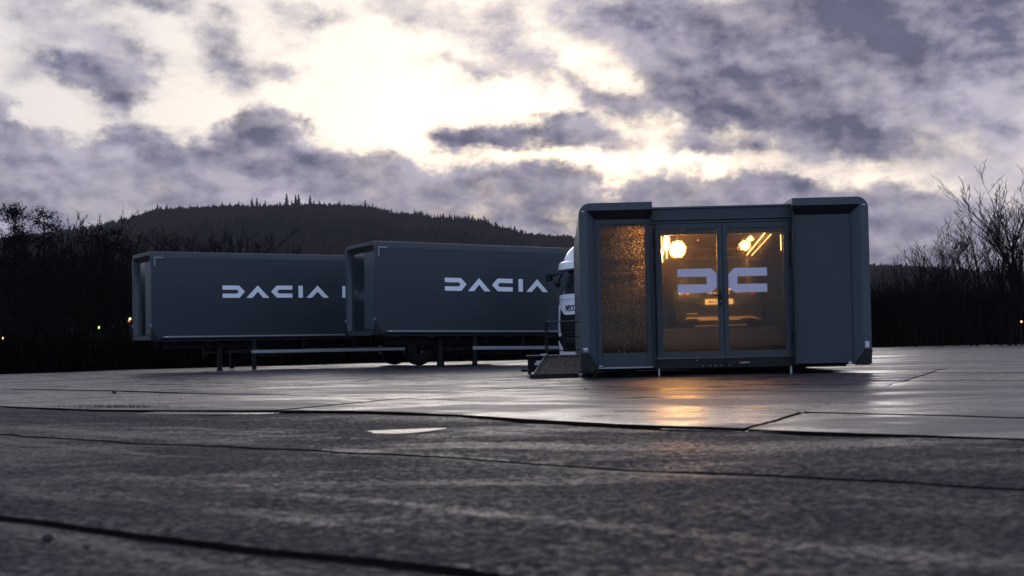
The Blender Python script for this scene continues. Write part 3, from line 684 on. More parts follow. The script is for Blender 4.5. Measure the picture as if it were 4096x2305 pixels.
# letters on the hood and on the fairing (as seen from the front, left to right runs from -y to +y)
text_mesh('IVECO', 1, .012, lambda u, v, d: (Sx(-.47 + u * .60, 1.73) + .018 + d, -.47 + u * .60, 1.63 + v * .19), 'letter', 'dark', TR, bold=.012)
text_mesh('CHO', 1, .008, lambda u, v, d: (lerp_pts([(3.4, -.225), (3.5, -.29)], 3.45 + v * .07) + d + .012, -.10 + u * .42, 3.43 + v * .085), 'fairing_letter', 'greyfilm', TR, shear=.25)
mb = MB()
for y in (-.45, .35): mb.box(-6.1, y, .75, -1.2, y + .10, 1.0)
mb.box(-6.1, -.4, .8, -6.0, .4, .95); mb.box(-5.6, -1.0, 1.0, -4.4, 1.0, 1.06); mb.build('chassis_frame', 'chassis', TR)
MB().lathe([(.0, -.1), (.42, -.1), (.45, -.03), (.42, 0), (.0, 0)], (-5.0, 0, 1.18), 'z', 20).build('fifth_wheel', 'chassis', TR)
for s in (-1, 1): MB().bbox(-3.6, s * .5 if s > 0 else -1.15, .45, -2.1, 1.15 if s > 0 else -.5, .98, .06).build('fuel_tank', 'alu', TR)
MB().box(-.35, -1.0, 2.06, -.2, 1.0, 2.12).build('wiper_shelf', 'chassis', TR)

# ------------------------------------------------------------------ show pavilion (opened-out trailer body)
PYAW = -.035
PV = thing('show_pavilion', 'dark grey expanded show trailer with lit glass double doors and rounded wing bays', 'pavilion', (2.535, 23.15, 0), (0, 0, PYAW))
DEP = 7.6
def wing(side):
    """outline: outer rounded rim, sloping jambs, recessed field. side -1 left, +1 right"""
    xo, xi = (-1.321, -.035) if side < 0 else (3.708, 2.398)
    s = 1 if side < 0 else -1
    zt, zb, r = 3.055, .142, .20
    outer = [(xi, zb), (xi, zt)]
    for k in range(9):
        a = R(90 + 90 * k / 8) if side < 0 else R(90 - 90 * k / 8)
        outer.append((xo + s * r + r * math.cos(a), zt - r + r * math.sin(a)))
    outer += [(xo, zb + .0)]
    n = len(outer)
    # shell back to DEP
    mb = MB()
    ring0 = [(x, -.25, z) for x, z in outer]; ring1 = [(x, DEP, z) for x, z in outer]
    mb.loft([ring0[1:], ring1[1:]], False, False, False)
    mb.add([ring0[0], ring0[-1], ring1[-1], ring1[0]], [(0, 1, 2, 3)])
    mb.add([(xi, -.25, zb), (xi, -.25, zt), (xi, .05, zt), (xi, .05, zb)], [(0, 1, 2, 3)])
    mb.add([(xi, .05, 2.62), (xi, .05, zt), (xi, DEP, zt), (xi, DEP, 2.62)], [(0, 1, 2, 3)])
    inner = [(xi, zb + .0), (xi, zt - .13)] + [(min(max(x, xo + .14) if side < 0 else x, 99) if side < 0 else min(x, xo - .14), min(z, zt - .13)) for x, z in outer[2:-1]] + [(xo + s * .14, zb)]
    rec = [(xi, zb), (xi, 2.775)] + [((xo + s * .285), min(z, 2.775)) for x, z in inner[2:-1]] + [(xo + s * .285, zb)]
    mb.add([(x, -.25, z) for x, z in outer] + [(x, -.25, z) for x, z in inner], [(i, (i + 1) % n, (i + 1) % n + n, i + n) for i in range(n)])
    mb.add([(x, -.25, z) for x, z in inner] + [(x, -.10, z) for x, z in rec], [(i, (i + 1) % n, (i + 1) % n + n, i + n) for i in range(n)])
    o = mb.build('wing_shell', ['rim', 'soffit'], PV)
    bm = bmesh.new(); bm.from_mesh(o.data); bmesh.ops.remove_doubles(bm, verts=bm.verts[:], dist=1e-4)
    bmesh.ops.dissolve_degenerate(bm, edges=bm.edges[:], dist=1e-4); bmesh.ops.recalc_face_normals(bm, faces=bm.faces[:])
    for f in bm.faces:
        c = f.calc_center_median()
        if -.24 < c.y < -.11 and c.z > 2.75 and abs(f.normal.z) > .3: f.material_index = 1  # shade under the wing rim put into the face colour
        f.smooth = abs(f.normal.y) < .2
    for e in bm.edges: e.smooth = e.calc_face_angle(0) < R(30) if len(e.link_faces) == 2 else False
    bm.to_mesh(o.data); bm.free()
    return o
wing(-1); wing(1)
for (x0, x1, s) in ((-1.321, -1.0, 1), (3.708, 3.385, -1)):
    MB().prism([(x0 - s * .012, .43), (x0 + s * .14, .43), (x0 + s * .31, .13), (x0 - s * .004, .13), (x0 - s * .012, .2)] if s > 0 else [(x0 + .010, .40), (x0 - .128, .405), (x0 - .27, .125), (x0 - .04, .125), (x0 - .004, .28)], -.264, -.10).build('corner_guard', 'dark', PV)
MB().box(-1.29, -.258, .482, -1.215, -.252, .525).build('rating_tag', 'tag', PV)
MB().box(-1.285, -.258, .452, -1.215, -.252, .470).build('rating_tag', 'greyfilm', PV)
MB().box(3.596, -.258, .43, 3.664, -.252, .536).build('rating_tag', 'tag', PV)
for x in (-1.28, 3.60): MB().box(x, -.258, 2.905, x + .06, -.252, 2.922).build('rim_tag', 'tag', PV)
MB().box(3.33, -.12, .148, 3.39, -.100, .185).build('rating_tag', 'tag', PV)
MB().box(-1.02, -.12, .19, -.955, -.108, .205).build('rating_tag', 'tag', PV)
# left wing: framed glass leaf
def frame(x0, x1, z0, z1, bl, br, bb, bt, y0, y1, name, m, parent=PV):
    mb = MB(); mb.bbox(x0, y0, z0, x0 + bl, y1, z1, .006); mb.bbox(x1 - br, y0, z0, x1, y1, z1, .006)
    mb.bbox(x0 + bl + .001, y0, z0, x1 - br - .001, y1, z0 + bb, .006); mb.bbox(x0 + bl + .001, y0, z1 - bt, x1 - br - .001, y1, z1, .006)
    return mb.build(name, m, parent)
lf = frame(-1.030, -.062, .178, 2.772, .082, .095, .245, .085, -.098, -.045, 'glazed_leaf', 'panel')
sgl = MB().box(-.947, -.072, .424, -.158, -.066, 2.686).build('pane', 'sideglass', lf)
MB().box(-1.025, -.10, .150, -.062, -.05, .176).build('leaf_sill', 'alu', PV)
# right wing: closed board
MB().bbox(2.44, -.11, .165, 3.418, -.05, 2.772, .008).build('closed_panel', 'panel', PV)
MB().box(2.402, -.16, .150, 2.43, -.05, 2.90).build('edge_profile', 'rim', PV)
MB().box(-.058, -.16, .150, -.040, -.05, 2.90).build('edge_profile', 'rim', PV)
# centre bay: fascia, door frame
MB().bbox(-.034, -.03, 2.735, 2.397, .05, 2.945, .008).build('fascia', 'panel', PV)
MB().bbox(-.034, .0, 2.690, 2.397, .05, 2.722, .004).build('door_head', 'rim', PV)
MB().box(-.034, .02, 2.722, 2.397, .05, 2.736).build('shadow_joint', 'soffit', PV)
MB().box(-.034, -.06, 2.945, 2.397, DEP, 2.975).build('roof', 'rim', PV)
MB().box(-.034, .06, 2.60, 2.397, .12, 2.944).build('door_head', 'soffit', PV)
for x in (-.034, 2.372): MB().bbox(x, .0, .30, x + .025, .06, 2.688, .004).build('door_jamb', 'rim', PV)
MB().box(-.034, .0, .13, 2.397, .10, .298).build('threshold_beam', 'dark', PV)
MB().box(-.01, -.030, .298, 2.38, .05, .312).build('threshold', 'alu', PV)
def door(x0, x1, hinge_left):
    bl, br = (.105, .095) if hinge_left else (.083, .098)
    d = frame(x0, x1, .316, 2.676, bl, br, .105, .100, -.02, .045, 'door', 'panel')
    gx0, gx1 = x0 + bl, x1 - br
    MB().box(gx0, .010, .421, gx1, .018, 2.576).build('pane', 'glass', d)
    MB().box(gx0 + .002, .03, 2.485, gx1 - .002, .042, 2.575).build('blind', 'soffit', d)
    for z in (2.42, 1.98, .62):
        xh = (x0 - .022) if hinge_left else (x1 + .001)
        MB().bbox(xh, -.035, z - .09, xh + .020, .0, z + .09, .005).build('hinge', 'dark', d)
    return d
MB().box(-.034, .05, .313, .060, .075, 2.68).build('light_stop', 'soffit', PV); MB().box(2.33, .05, .313, 2.397, .075, 2.68).build('light_stop', 'soffit', PV); MB().box(1.165, .05, .313, 1.240, .062, 2.60).build('light_stop', 'soffit', PV)  # strips added behind the door gaps to block leaking lamp light
d1 = door(.023, 1.197, True); d2 = door(1.205, 2.367, False)
MB().bbox(1.122, -.036, 1.225, 1.168, -.0205, 1.485, .014).build('handle_plate', 'dark', d1)
mb = MB(); mb.tube((1.145, -.036, 1.395), (1.145, -.075, 1.395), .013); mb.tube((1.150, -.070, 1.395), (1.040, -.070, 1.402), .013, .012); mb.build('handle', 'dark', d1)
MB().lathe([(.013, 0), (.013, -.004), (.004, -.006)], (1.145, -.037, 1.29), 'y', 12).build('lock_cylinder', 'steel', d1)
EM1 = [(.401, 1.878), (.995, 1.878), (1.100, 1.775), (1.100, 1.562), (1.0, 1.450), (.401, 1.454), (.401, 1.605), (.914, 1.600), (.914, 1.736), (.401, 1.741)]
EM2 = [(1.974, 1.872), (1.974, 1.727), (1.452, 1.727), (1.452, 1.592), (1.970, 1.590), (1.972, 1.444), (1.395, 1.443), (1.290, 1.552), (1.290, 1.760), (1.400, 1.876)]
MB().prism(EM1, .004, .0095).build('emblem', 'sticker', d1)
MB().prism(EM2, .004, .0095).build('emblem', 'sticker', d2)
# body inside
LIN = MB(); LIN.box(-1.28, -.03, .30, 3.66, DEP - .05, .335); LIN.build('inner_floor', 'floorin', PV)
MB().box(-1.25, .0, 2.62, 3.64, DEP - .1, 2.65).build('inner_ceiling', 'inner', PV)
MB().box(-1.25, DEP - .12, .34, 3.64, DEP - .08, 2.62).build('back_wall', 'inner', PV)
for x in (-1.27, 3.64): MB().box(x, .0, .34, x + .02, DEP - .1, 2.62).build('side_wall', 'carblack', PV)
MB().box(-1.24, 2.6, .34, -.12, 2.64, 2.61).build('dark_backing', 'carblack', PV)  # black sheet added to darken the bay behind its raindrops
MB().box(2.36, .15, .34, 3.60, .18, 2.62).build('partition', 'inner', PV)
# seen through the side bay: cross rails and shelving in silhouette
for z in (2.05, 1.87, 1.30, .92): MB().box(-.98, .10, z - .02, -.12, .14, z + .02).build('cross_rail', 'dark', PV)
for x in (-.72, -.42): MB().box(x, .30, .34, x + .06, .36, 2.6).build('inner_post', 'dark', PV)
# underside
MB().box(-1.1, .4, .10, 3.4, DEP - .6, .29).build('underframe', 'chassis', PV)
for x in (.03, 2.345): MB().tube((x + .01, .02, .0), (x + .01, .02, .14), .020, n=12).build('support_leg', 'steel', PV)
MB().box(-1.12, -.12, 0.0, -1.08, -.08, .15).build('support_leg', 'chassis', PV)
MB().box(-.60, .5, .0, -.35, .8, .12).build('support_leg', 'chassis', PV); MB().box(2.45, .5, .0, 2.7, .8, .12).build('support_leg', 'chassis', PV)
pl = MB().bbox(.735, -.018, .155, 1.66, -.001, .252, .004).build('connector_plate', 'chassis', PV)
for x, w in ((.76, .12), (.90, .09), (1.0, .09), (1.10, .13), (1.24, .17)): MB().bbox(x, -.034, .175, x + w * .8, -.019, .235, .004).build('connector', 'dark', pl)
for x in (.79, .915, 1.01, 1.105, 1.255): MB().box(x, -.030, .160, x + .045, -.019, .166).build('connector_clip', 'steel', pl)
text_mesh('CHOREUP 8', 1, .003, lambda u, v, d: (1.455 + u * .17, -.0205 + d, .196 + v * .026), 'plate_letter', 'letter', pl)
MB().lathe([(.012, 0), (.012, -.006), (.003, -.008)], (.705, -.001, .262), 'y', 10).build('bolt', 'steel', PV)
mb = MB()
prev = None
for k in range(21):
    p = (2.50 + k * .045, -.02 + .01 * math.sin(k), .150 - .032 * math.sin(k / 20 * math.pi * 2) ** 2 * (1 if k > 4 else .5))
    if prev: mb.tube(prev, p, .006, n=6, cap=False)
    prev = p
mb.build('hanging_cable', 'chassis', PV)
# raindrops on the left bay glass
r2 = random.Random(3); mb = MB()
for i in range(3000):
    u, v = r2.random(), r2.random()
    dz = .55 + .45 * v; pr = (.35 + .65 * u) * (1 if v > .12 else .25) * (.75 + .5 * (nz(u * 4, v * 9) + .3))
    if r2.random() > pr: continue
    x = -.94 + u * .775; z = .435 + v * 2.24
    if abs(z - 2.05) < .03 or abs(z - 1.87) < .015: continue
    r = .0030 + .0070 * r2.random() ** 2.2; st = r2.uniform(1., 2.6); an = R(r2.gauss(-50, 14)); c_, s_ = math.cos(an), math.sin(an)
    n = 6; vs = [(x + (r * st * math.cos(t) * c_ - r * math.sin(t) * s_), -.0725, z + (r * st * math.cos(t) * s_ + r * math.sin(t) * c_)) for t in [2 * math.pi * q / n for q in range(n)]]
    vs.append((x, -.0725 - r * .8, z)); mb.add(vs, [(q, n, (q + 1) % n) for q in range(n)], True)
mb.build('raindrops', 'drop', sgl, kind='stuff')

# lamps inside (things of their own, fixed to the pavilion's ceiling and wall)
PVM = Matrix.Translation((2.535, 23.15, 0)) @ Matrix.Rotation(PYAW, 4, 'Z')
def pvp(x, y, z): return PVM @ Vector((x, y, z))
def in_thing(name, label, cat, p, group=None): return thing(name, label, cat, pvp(*p), (0, 0, PYAW), group)
def plight(parent, p, e, c, r):
    l = bpy.data.lights.new('lamp_light', 'POINT'); l.energy = e; l.color = c; l.shadow_soft_size = r
    o = bpy.data.objects.new('lamp_light', l); COL.objects.link(o); o.parent = parent; o.location = p; return o
fl = in_thing('flood_lamp', 'bright square lamp glowing behind the upper part of the left door pane', 'lamp', (.485, .80, 2.285))
MB().bbox(-.09, .0, -.10, .09, .03, .10, .025).build('lamp_panel', 'lampA', fl)
MB().bbox(-.11, .032, -.12, .11, .09, .12, .01).build('housing', 'carblack', fl)
MB().box(-.01, .04, .152, .01, .06, .36).build('bracket', 'carblack', fl)
plight(fl, (0, -.12, 0), 105, (1, .52, .16), .12)
bl_ = in_thing('wall_bar_lamp', 'short upright bar lamp left of the square lamp', 'lamp', (.285, .75, 2.14))
MB().bbox(-.028, 0, .16, .028, .03, .37, .008).build('tube', 'lampA', bl_); MB().bbox(-.008, .005, -.02, .008, .02, .158, .003).build('lower_tube', 'strip', bl_); MB().box(-.03, .032, -.03, .03, .05, .40).build('housing', 'carblack', bl_)
plight(bl_, (-.14, .0, .1), 38, (1, .72, .36), .06)
for i, (x, y, z, r, lb) in enumerate(((1.690, .70, 2.315, .055, 'larger round spot lamp in the right door pane'), (1.80, .72, 2.435, .030, 'small round spot lamp up right of the larger one'))):
    sp = in_thing('spot_lamp', lb, 'lamp', (x, y, z), 'round spot lamps under the pavilion ceiling')
    mb = MB(); mb.lathe([(.001, -.03), (r * .6, -.03), (r, 0), (r * .6, .03), (.001, .03)], (0, 0, 0), 'y', 16); mb.build('bulb', 'lampB', sp)
    MB().tube((0, .04, .03), (0, .04, 2.615 - z), .008).build('stem', 'carblack', sp)
    if i == 0: plight(sp, (0, -.1, 0), 12, (1, .52, .16), .08)
def strip(p0, p1, r, lb):
    t = in_thing('light_strip', lb, 'lamp', p0, 'glowing strips along the ceiling edges')
    d = Vector(p1) - Vector(p0); MB().tube((0, 0, 0), d, r, n=6).build('tube', 'strip', t)
    MB().tube((0, 0, r + .008), d + Vector((0, 0, r + .008)), r * .7, n=6).build('channel', 'carblack', t)
strip((2.06, .7, 2.535), (2.20, 4.0, 2.36), .011, 'brighter slanting light strip in the right door pane')
strip((2.19, .8, 2.52), (2.30, 4.2, 2.33), .006, 'thinner slanting light strip just right of the brighter one')
strip((.150, .25, 2.48), (.235, 1.1, 2.08), .009, 'orange light strip down the left edge of the left door pane')
strip((2.262, .2, 2.46), (2.262, .2, 2.18), .005, 'thin upright light strip at the right edge of the right door pane')
# reflections of small bulbs, put in as glowing beads
for (x, z, lb) in ((.83, 2.42, 'beside the square lamp'), (1.065, 1.86, 'near the meeting edge of the left door'), (.60, 1.90, 'over the left arm of the window emblem'), (1.55, 1.89, 'over the right arm of the window emblem'), (.63, 1.46, 'under the left arm of the window emblem'), (1.53, 1.47, 'under the right arm of the window emblem')):
    o = MB().lathe([(.001, -.010), (.009, -.006), (.009, .006), (.001, .010)], (0, 0, 0), 'y', 8).build('bulb_glint', 'bulb'); o.location = pvp(x, .50, z); tag(o, 'tiny amber bulb glint ' + lb, 'lamp', 'tiny bulb glints inside the pavilion')
# wall shelf with squares
sh_ = in_thing('wall_shelf', 'long shelf unit high on the back wall seen between the door panes', 'shelf', (.95, 3.6, 2.1))
MB().box(0, 0, .36, 1.5, .3, .39).build('board', 'wood', sh_); MB().box(0, 0, .13, 1.5, .3, .15).build('board', 'wood', sh_); MB().box(0, .3, .0, 1.5, .32, .45).build('back', 'carblack', sh_)
for x in (.12, .28, .42): MB().box(x, .02, .152, x + .09, .10, .21).build('square_box', 'wood', sh_)

# ------------------------------------------------------------------ display stage and the car on it
st = in_thing('display_stage', 'low dark display stage under the parked car', 'stage', (.15, 1.15, .336))
MB().bbox(0, 0, 0, 2.2, 5.0, .50, .02).build('deck', 'floorin', st)
MB().prism([(.70, .555), (1.58, .560), (1.62, .545), (.66, .538)], -.02, .1).build('edge_trim', 'skid', st)
CAR = in_thing('car', 'dark car seen from behind through the glass doors, tail lamps and plate glowing', 'car', (1.285, 1.42, .836))
# body: rings of (half width, z) along y (y = 0 is the rear bumper face)
def cring(y, wl, wm, ws, wr, z0, zm, zs, zr):
    pts = [(wl, z0), (wm, z0 + .12), (wm + .01, zm), (ws, zs), (wr, zr - .04), (wr - .10, zr)]
    return [(x, y, z) for x, z in pts] + [(-x, y, z) for x, z in reversed(pts)]
rings = [cring(.0, .66, .76, .70, .62, .26, .48, .70, .72), cring(.06, .74, .84, .80, .68, .24, .50, .74, .80), cring(.22, .76, .88, .83, .66, .22, .52, .76, 1.10), cring(.5, .76, .90, .84, .62, .20, .54, .80, 1.40),
         cring(.9, .76, .90, .84, .60, .18, .55, .84, 1.46), cring(2.2, .76, .90, .84, .60, .18, .56, .84, 1.47), cring(3.0, .76, .90, .83, .55, .18, .55, .82, 1.05), cring(3.9, .72, .86, .78, .55, .2, .52, .72, .78), cring(4.2, .60, .70, .62, .45, .24, .46, .6, .62)]
mb = MB(); mb.loft(rings); autosmooth(mb.build('body', 'carbody', CAR), 45)
mb = MB(); mb.prism([(-.56, .80), (.56, .80), (.50, 1.28), (-.50, 1.28)], .20, .23); rw = mb.build('rear_window', 'darkglass', CAR)
for v in rw.data.vertices: v.co.y = .045 + (v.co.z - .8) * .62 + (v.co.y - .2)
MB().bbox(-.55, .40, 1.32, .55, .70, 1.36, .01).build('spoiler', 'carblack', CAR)
MB().prism([(-.80, .50), (-.72, .52), (-.42, .42), (.42, .41), (.72, .50), (.80, .50), (.80, .13), (.66, .21), (-.66, .21), (-.80, .13)], -.03, .05).build('bumper', 'carblack', CAR)
MB().prism([(-.56, .54), (-.38, .445), (.36, .435), (.58, .52), (.56, .56), (-.56, .57)], -.045, .02).build('tailgate_panel', 'carbody', CAR)
MB().prism([(-.585, .215), (.605, .215), (.72, .175), (.79, .14), (.58, .185), (.44, .185), (.38, .150), (-.365, .150), (-.42, .19), (-.58, .185), (-.68, .145), (-.66, .15)], -.06, .0).build('skid_plate', 'skid', CAR)
plt_ = MB().bbox(-.255, -.065, .445, .265, -.046, .545, .004).build('number_plate', 'plate', CAR)
text_mesh('BIGSTER', 1, .004, lambda u, v, d: (-.19 + u * .39, -.0685 + d, .470 + v * .046), 'plate_letter', 'carblack', plt_, bold=.01)
# badge: small copies of the word mark letters
for p in LET[:5]:
    MB().prism([(-.20 + (x - 2.37) / 3.78 * .415, .640 + (z - 1.38) / .42 * .040) for x, z in p], -.060, -.050).build('badge_letter', 'badge', CAR)
MB().box(-.30, -.049, .60, .30, -.0, .70).build('badge_bar', 'carblack', CAR)
for s in (-1, 1):
    MB().prism([(s * .60, .615), (s * .66, .615), (s * .66, .655), (s * .60, .655)], -.02, .1).build('tail_lamp', 'redlens', CAR)
    MB().lathe([(.33, 0), (.36, .04), (.36, .21), (.33, .25)], (s * .80 - .125, .75, .36), 'x', 28).build('wheel', 'rubber', CAR)
    MB().lathe([(.33, 0), (.36, .04), (.36, .21), (.33, .25)], (s * .80 - .125, 3.35, .36), 'x', 28).build('wheel', 'rubber', CAR)
    MB().bbox(s * .92 - .08, 2.5, .86, s * .92 + .08, 2.6, 1.0, .02).build('door_mirror', 'carblack', CAR)
MB().box(-.60, -.034, .275, -.40, -.030, .290).build('bumper_reflector', 'skid', CAR)

# ------------------------------------------------------------------ ramp, landing and handrail
RP = thing('access_ramp', 'black panelled access ramp with silver joint beads, left of the pavilion', 'ramp', (0, 0, 0))
bl0, br0 = Vector((.33, 23.55, .015)), Vector((1.16, 23.40, .015)); tl0, tr0 = Vector((.615, 25.0, .385)), Vector((1.33, 25.0, .378))
def bil(s, t): return (bl0 * (1 - s) + br0 * s) * (1 - t) + (tl0 * (1 - s) + tr0 * s) * t
MT['ramp'] = mat('black_grip_sheet', (.012, .010, .013), .6, spec=.25, nscale=30, namp=.3, bump=.1, bscale=90)
for i in range(5):
    for j in range(2):
        s0, s1, t0, t1 = i / 5 + .006, (i + 1) / 5 - .006, j / 2 + .004, (j + 1) / 2 - .004
        c = [bil(s0, t0), bil(s1, t0), bil(s1, t1), bil(s0, t1)]
        MB().add([v[:] for v in c] + [(v - Vector((0, 0, .03)))[:] for v in c], [(0, 1, 2, 3), (7, 6, 5, 4), (0, 4, 5, 1), (1, 5, 6, 2), (2, 6, 7, 3), (3, 7, 4, 0)]).build('ramp_panel', 'ramp', RP)
for i in range(1, 5):
    mb = MB()
    for k in range(11):
        if r2.random() < .8:
            a, b = bil(i / 5, k / 11 + .01), bil(i / 5, k / 11 + .01 + r2.uniform(.03, .075)); mb.tube(a + Vector((0, 0, .004)), b + Vector((0, 0, .004)), .005, n=5)
    mb.build('joint_bead', 'steel', RP)
for s_ in (0, 1):
    MB().tube(bil(s_, 0) + Vector((0, 0, .0)), bil(s_, 1) + Vector((0, 0, .0)), .012, n=6).build('side_rail', 'steel' if s_ == 0 else 'chassis', RP)
MB().box(.30, 23.40, .0, 1.17, 23.45, .075).build('toe_board', 'chassis', RP)
MB().tube(bil(-.02, 1.0) + Vector((0, 0, .012)), bil(1.0, 1.0) + Vector((0, 0, .012)), .007, n=6).build('top_edge', 'steel', RP)
for (s_, t_) in ((-.05, .03), (-.04, .55), (-.04, .66), (-.03, 1.0), (1.02, .05)):
    c = bil(s_, t_) + Vector((0, 0, .02)); mb = MB(); mb.bbox(c.x - .05, c.y - .03, c.z - .02, c.x + .045, c.y + .03, c.z + .012, .008); mb.tube((c.x - .06, c.y, c.z + .015), (c.x + .06, c.y, c.z + .02), .008, n=6); mb.build('clamp', 'steel', RP)
LD = thing('landing', 'black landing deck with three-bar handrail behind the ramp', 'platform', (.27, 25.03, 0))
MB().box(.0, .0, .365, 1.0, 1.5, .398).build('deck', 'chassis', LD)
for x in (.03, .9): 
    for y in (.05, 1.4): MB().box(x, y, 0, x + .05, y + .05, .365).build('leg', 'chassis', LD)
MB().bbox(.04, .12, .08, .40, .9, .36, .01).build('battery_box', 'chassis', LD)
for x, y in ((.40, .05), (.40, 1.40)): MB().bbox(x - .014, y, .398, x + .014, y + .028, 1.04, .004).build('post', 'chassis', LD)
for z in (1.03, .735, .485):
    MB().bbox(.386, .052, z - .010, 1.06, .074, z + .010, .004).build('handrail' if z > 1 else 'rail', 'steel' if False else 'chassis', LD)
MB().tube((.39, .050, 1.044), (1.06, .050, 1.044), .004, n=5).build('rail_edge', 'steel', LD)
bd = MB().bbox(-.42, 0, 0, .0, .8, .055, .01).build('loose_board', 'chassis'); bd.location = (.62, 30.2, 0); tag(bd, 'flat black board lying on the ground behind the ramp', 'board')

# ------------------------------------------------------------------ vegetation
def bare_tree(seed, H, spread=.55, levels=5, trunk_r=None, up_=.62, mult=1, twig=.012):
    r = random.Random(seed); tr_ = MB(); cr2 = MB(); trunk_r = trunk_r or H * .012
    def seg(p, d, L, rad, lv):
        n = 3 if lv else 5; steps = 3 if lv < 3 else 2
        q = p.copy(); dd_ = d.copy(); rr = rad
        mbx = tr_ if lv == 0 else cr2
        for i in range(steps):
            dd_ = (dd_ + Vector((r.gauss(0, .10), r.gauss(0, .10), r.gauss(.03 if lv else .05, .06)))).normalized()
            nq = q + dd_ * L / steps; nr = max(rad * (1 - .62 * (i + 1) / steps), twig * .8)
            mbx.tube(q, nq, rr, nr, n=(6 if lv == 0 else 4 if lv < 2 else 3), cap=False, smooth=lv < 2)
            if lv < levels and (lv or i > 0 or True):
                k = r.choice((1, 2, 2, 2)) if lv else (2 if i == 0 else 4)
                if lv == 0 and i == 0: k = 2
                k = max(1, int(k * mult))
                for _ in range(k):
                    f = r.uniform(.25, 1.); bp = q.lerp(nq, f); az_ = r.uniform(0, 2 * math.pi); sp = r.uniform(.35, 1.0) * spread * (1.25 if lv == 0 else 1)
                    side = Vector((math.cos(az_), math.sin(az_), 0)); nd_ = (dd_ * (1 - sp * .45) + side * sp + Vector((0, 0, up_ * .4))).normalized()
                    seg(bp, nd_, L * r.uniform(.42, .68) * (.95 if lv else .80), max(rr * .5, twig), lv + 1)
            q = nq; rr = nr
    seg(Vector((0, 0, 0)), Vector((r.gauss(0, .03), r.gauss(0, .03), 1)).normalized(), H * .62, trunk_r, 0)
    # scale to exact height
    zm = max(v[2] for v in cr2.v); k = H / zm
    for m_ in (tr_, cr2): m_.v = [(a * k, b * k, c * k) for a, b, c in m_.v]
    return tr_, cr2
def leafy(seed, H, W_, n=5200, conifer=False, s=.16):
    r = random.Random(seed); tr_ = MB(); cr2 = MB()
    tr_.tube((0, 0, 0), (.1, 0, H * .93), H * .015, H * .003, n=6, cap=False)
    cl = []
    for i in range(70 if not conifer else 110):
        h = r.uniform(.16, .98)
        rad = W_ * ((1 - h) ** .7 * .9 + .08 if conifer else math.sin(math.pi * min(1, (h - .08) / .95)) ** .6 * .9)
        a = r.uniform(0, 6.283); q = rad * r.uniform(.3, 1.05); c = Vector((q * math.cos(a), q * math.sin(a), H * h)); cl.append((c, W_ * r.uniform(.13, .30)))
        tr_.tube((0, 0, max(H * h - q * .4, .2)), c, H * .004, .015, n=3, cap=False)
    for i in range(n):
        c, rr = r.choice(cl); d = Vector((r.gauss(0, 1), r.gauss(0, 1), r.gauss(0, .6))) * rr * .55; p = c + d
        a, b = Vector((r.gauss(0, 1), r.gauss(0, 1), r.gauss(0, 1))).normalized(), Vector((r.gauss(0, 1), r.gauss(0, 1), r.gauss(0, .6))).normalized()
        cr2.add([p, p + a * s * r.uniform(.6, 1.3), p + b * s * r.uniform(.6, 1.2)], [(0, 1, 2)])
    return tr_, cr2
def tree_proto(kind, seed, H, **k):
    if kind == 'bare': a, b = bare_tree(seed, H, **k); m1, m2 = 'bark', 'twig'
    else: a, b = leafy(seed, H, **k); m1, m2 = 'bark', 'needle'
    ma, mb_ = a.mesh('trunk'), b.mesh('crown'); ma.materials.append(MT[m1]); mb_.materials.append(MT[m2]); return ma, mb_
def place_tree(name, proto, loc, rz, sc_, label, cat='tree', group=None):
    t = thing(name, label, cat, loc, (0, 0, rz), group); t.scale = (sc_, sc_, sc_) if not isinstance(sc_, tuple) else sc_
    for n_, me in zip(('trunk', 'crown'), proto):
        o = bpy.data.objects.new(n_, me); COL.objects.link(o); o.parent = t
    return t
GZ = -.30
B = [tree_proto('bare', 11 + i, 10., spread=sp, levels=5, mult=mu, twig=tw) for i, (sp, mu, tw) in enumerate(((.80, .8, .013), (.70, .8, .013), (.95, .8, .013), (.62, .8, .013), (.82, .95, .013)))]
# right side: the tall tree and the row running left from it
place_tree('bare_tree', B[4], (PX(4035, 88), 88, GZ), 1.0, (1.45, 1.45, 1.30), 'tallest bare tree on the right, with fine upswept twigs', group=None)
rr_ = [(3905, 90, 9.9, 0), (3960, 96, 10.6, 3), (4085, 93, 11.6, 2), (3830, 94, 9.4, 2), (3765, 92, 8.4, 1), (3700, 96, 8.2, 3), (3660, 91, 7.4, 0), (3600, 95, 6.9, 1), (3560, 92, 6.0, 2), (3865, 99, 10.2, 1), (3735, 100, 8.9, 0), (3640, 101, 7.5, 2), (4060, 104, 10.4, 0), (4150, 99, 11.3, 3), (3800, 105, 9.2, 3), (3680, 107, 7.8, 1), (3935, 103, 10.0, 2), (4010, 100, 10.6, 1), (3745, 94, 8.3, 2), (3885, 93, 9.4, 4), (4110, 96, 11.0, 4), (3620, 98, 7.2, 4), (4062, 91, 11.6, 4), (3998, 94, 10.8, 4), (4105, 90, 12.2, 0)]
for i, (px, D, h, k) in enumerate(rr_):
    place_tree('bare_tree', B[k], (PX(px, D), D, GZ), i * 1.9, h / 10, 'bare leafless tree in the row at the right edge of the lot', group='bare trees in the row on the right')
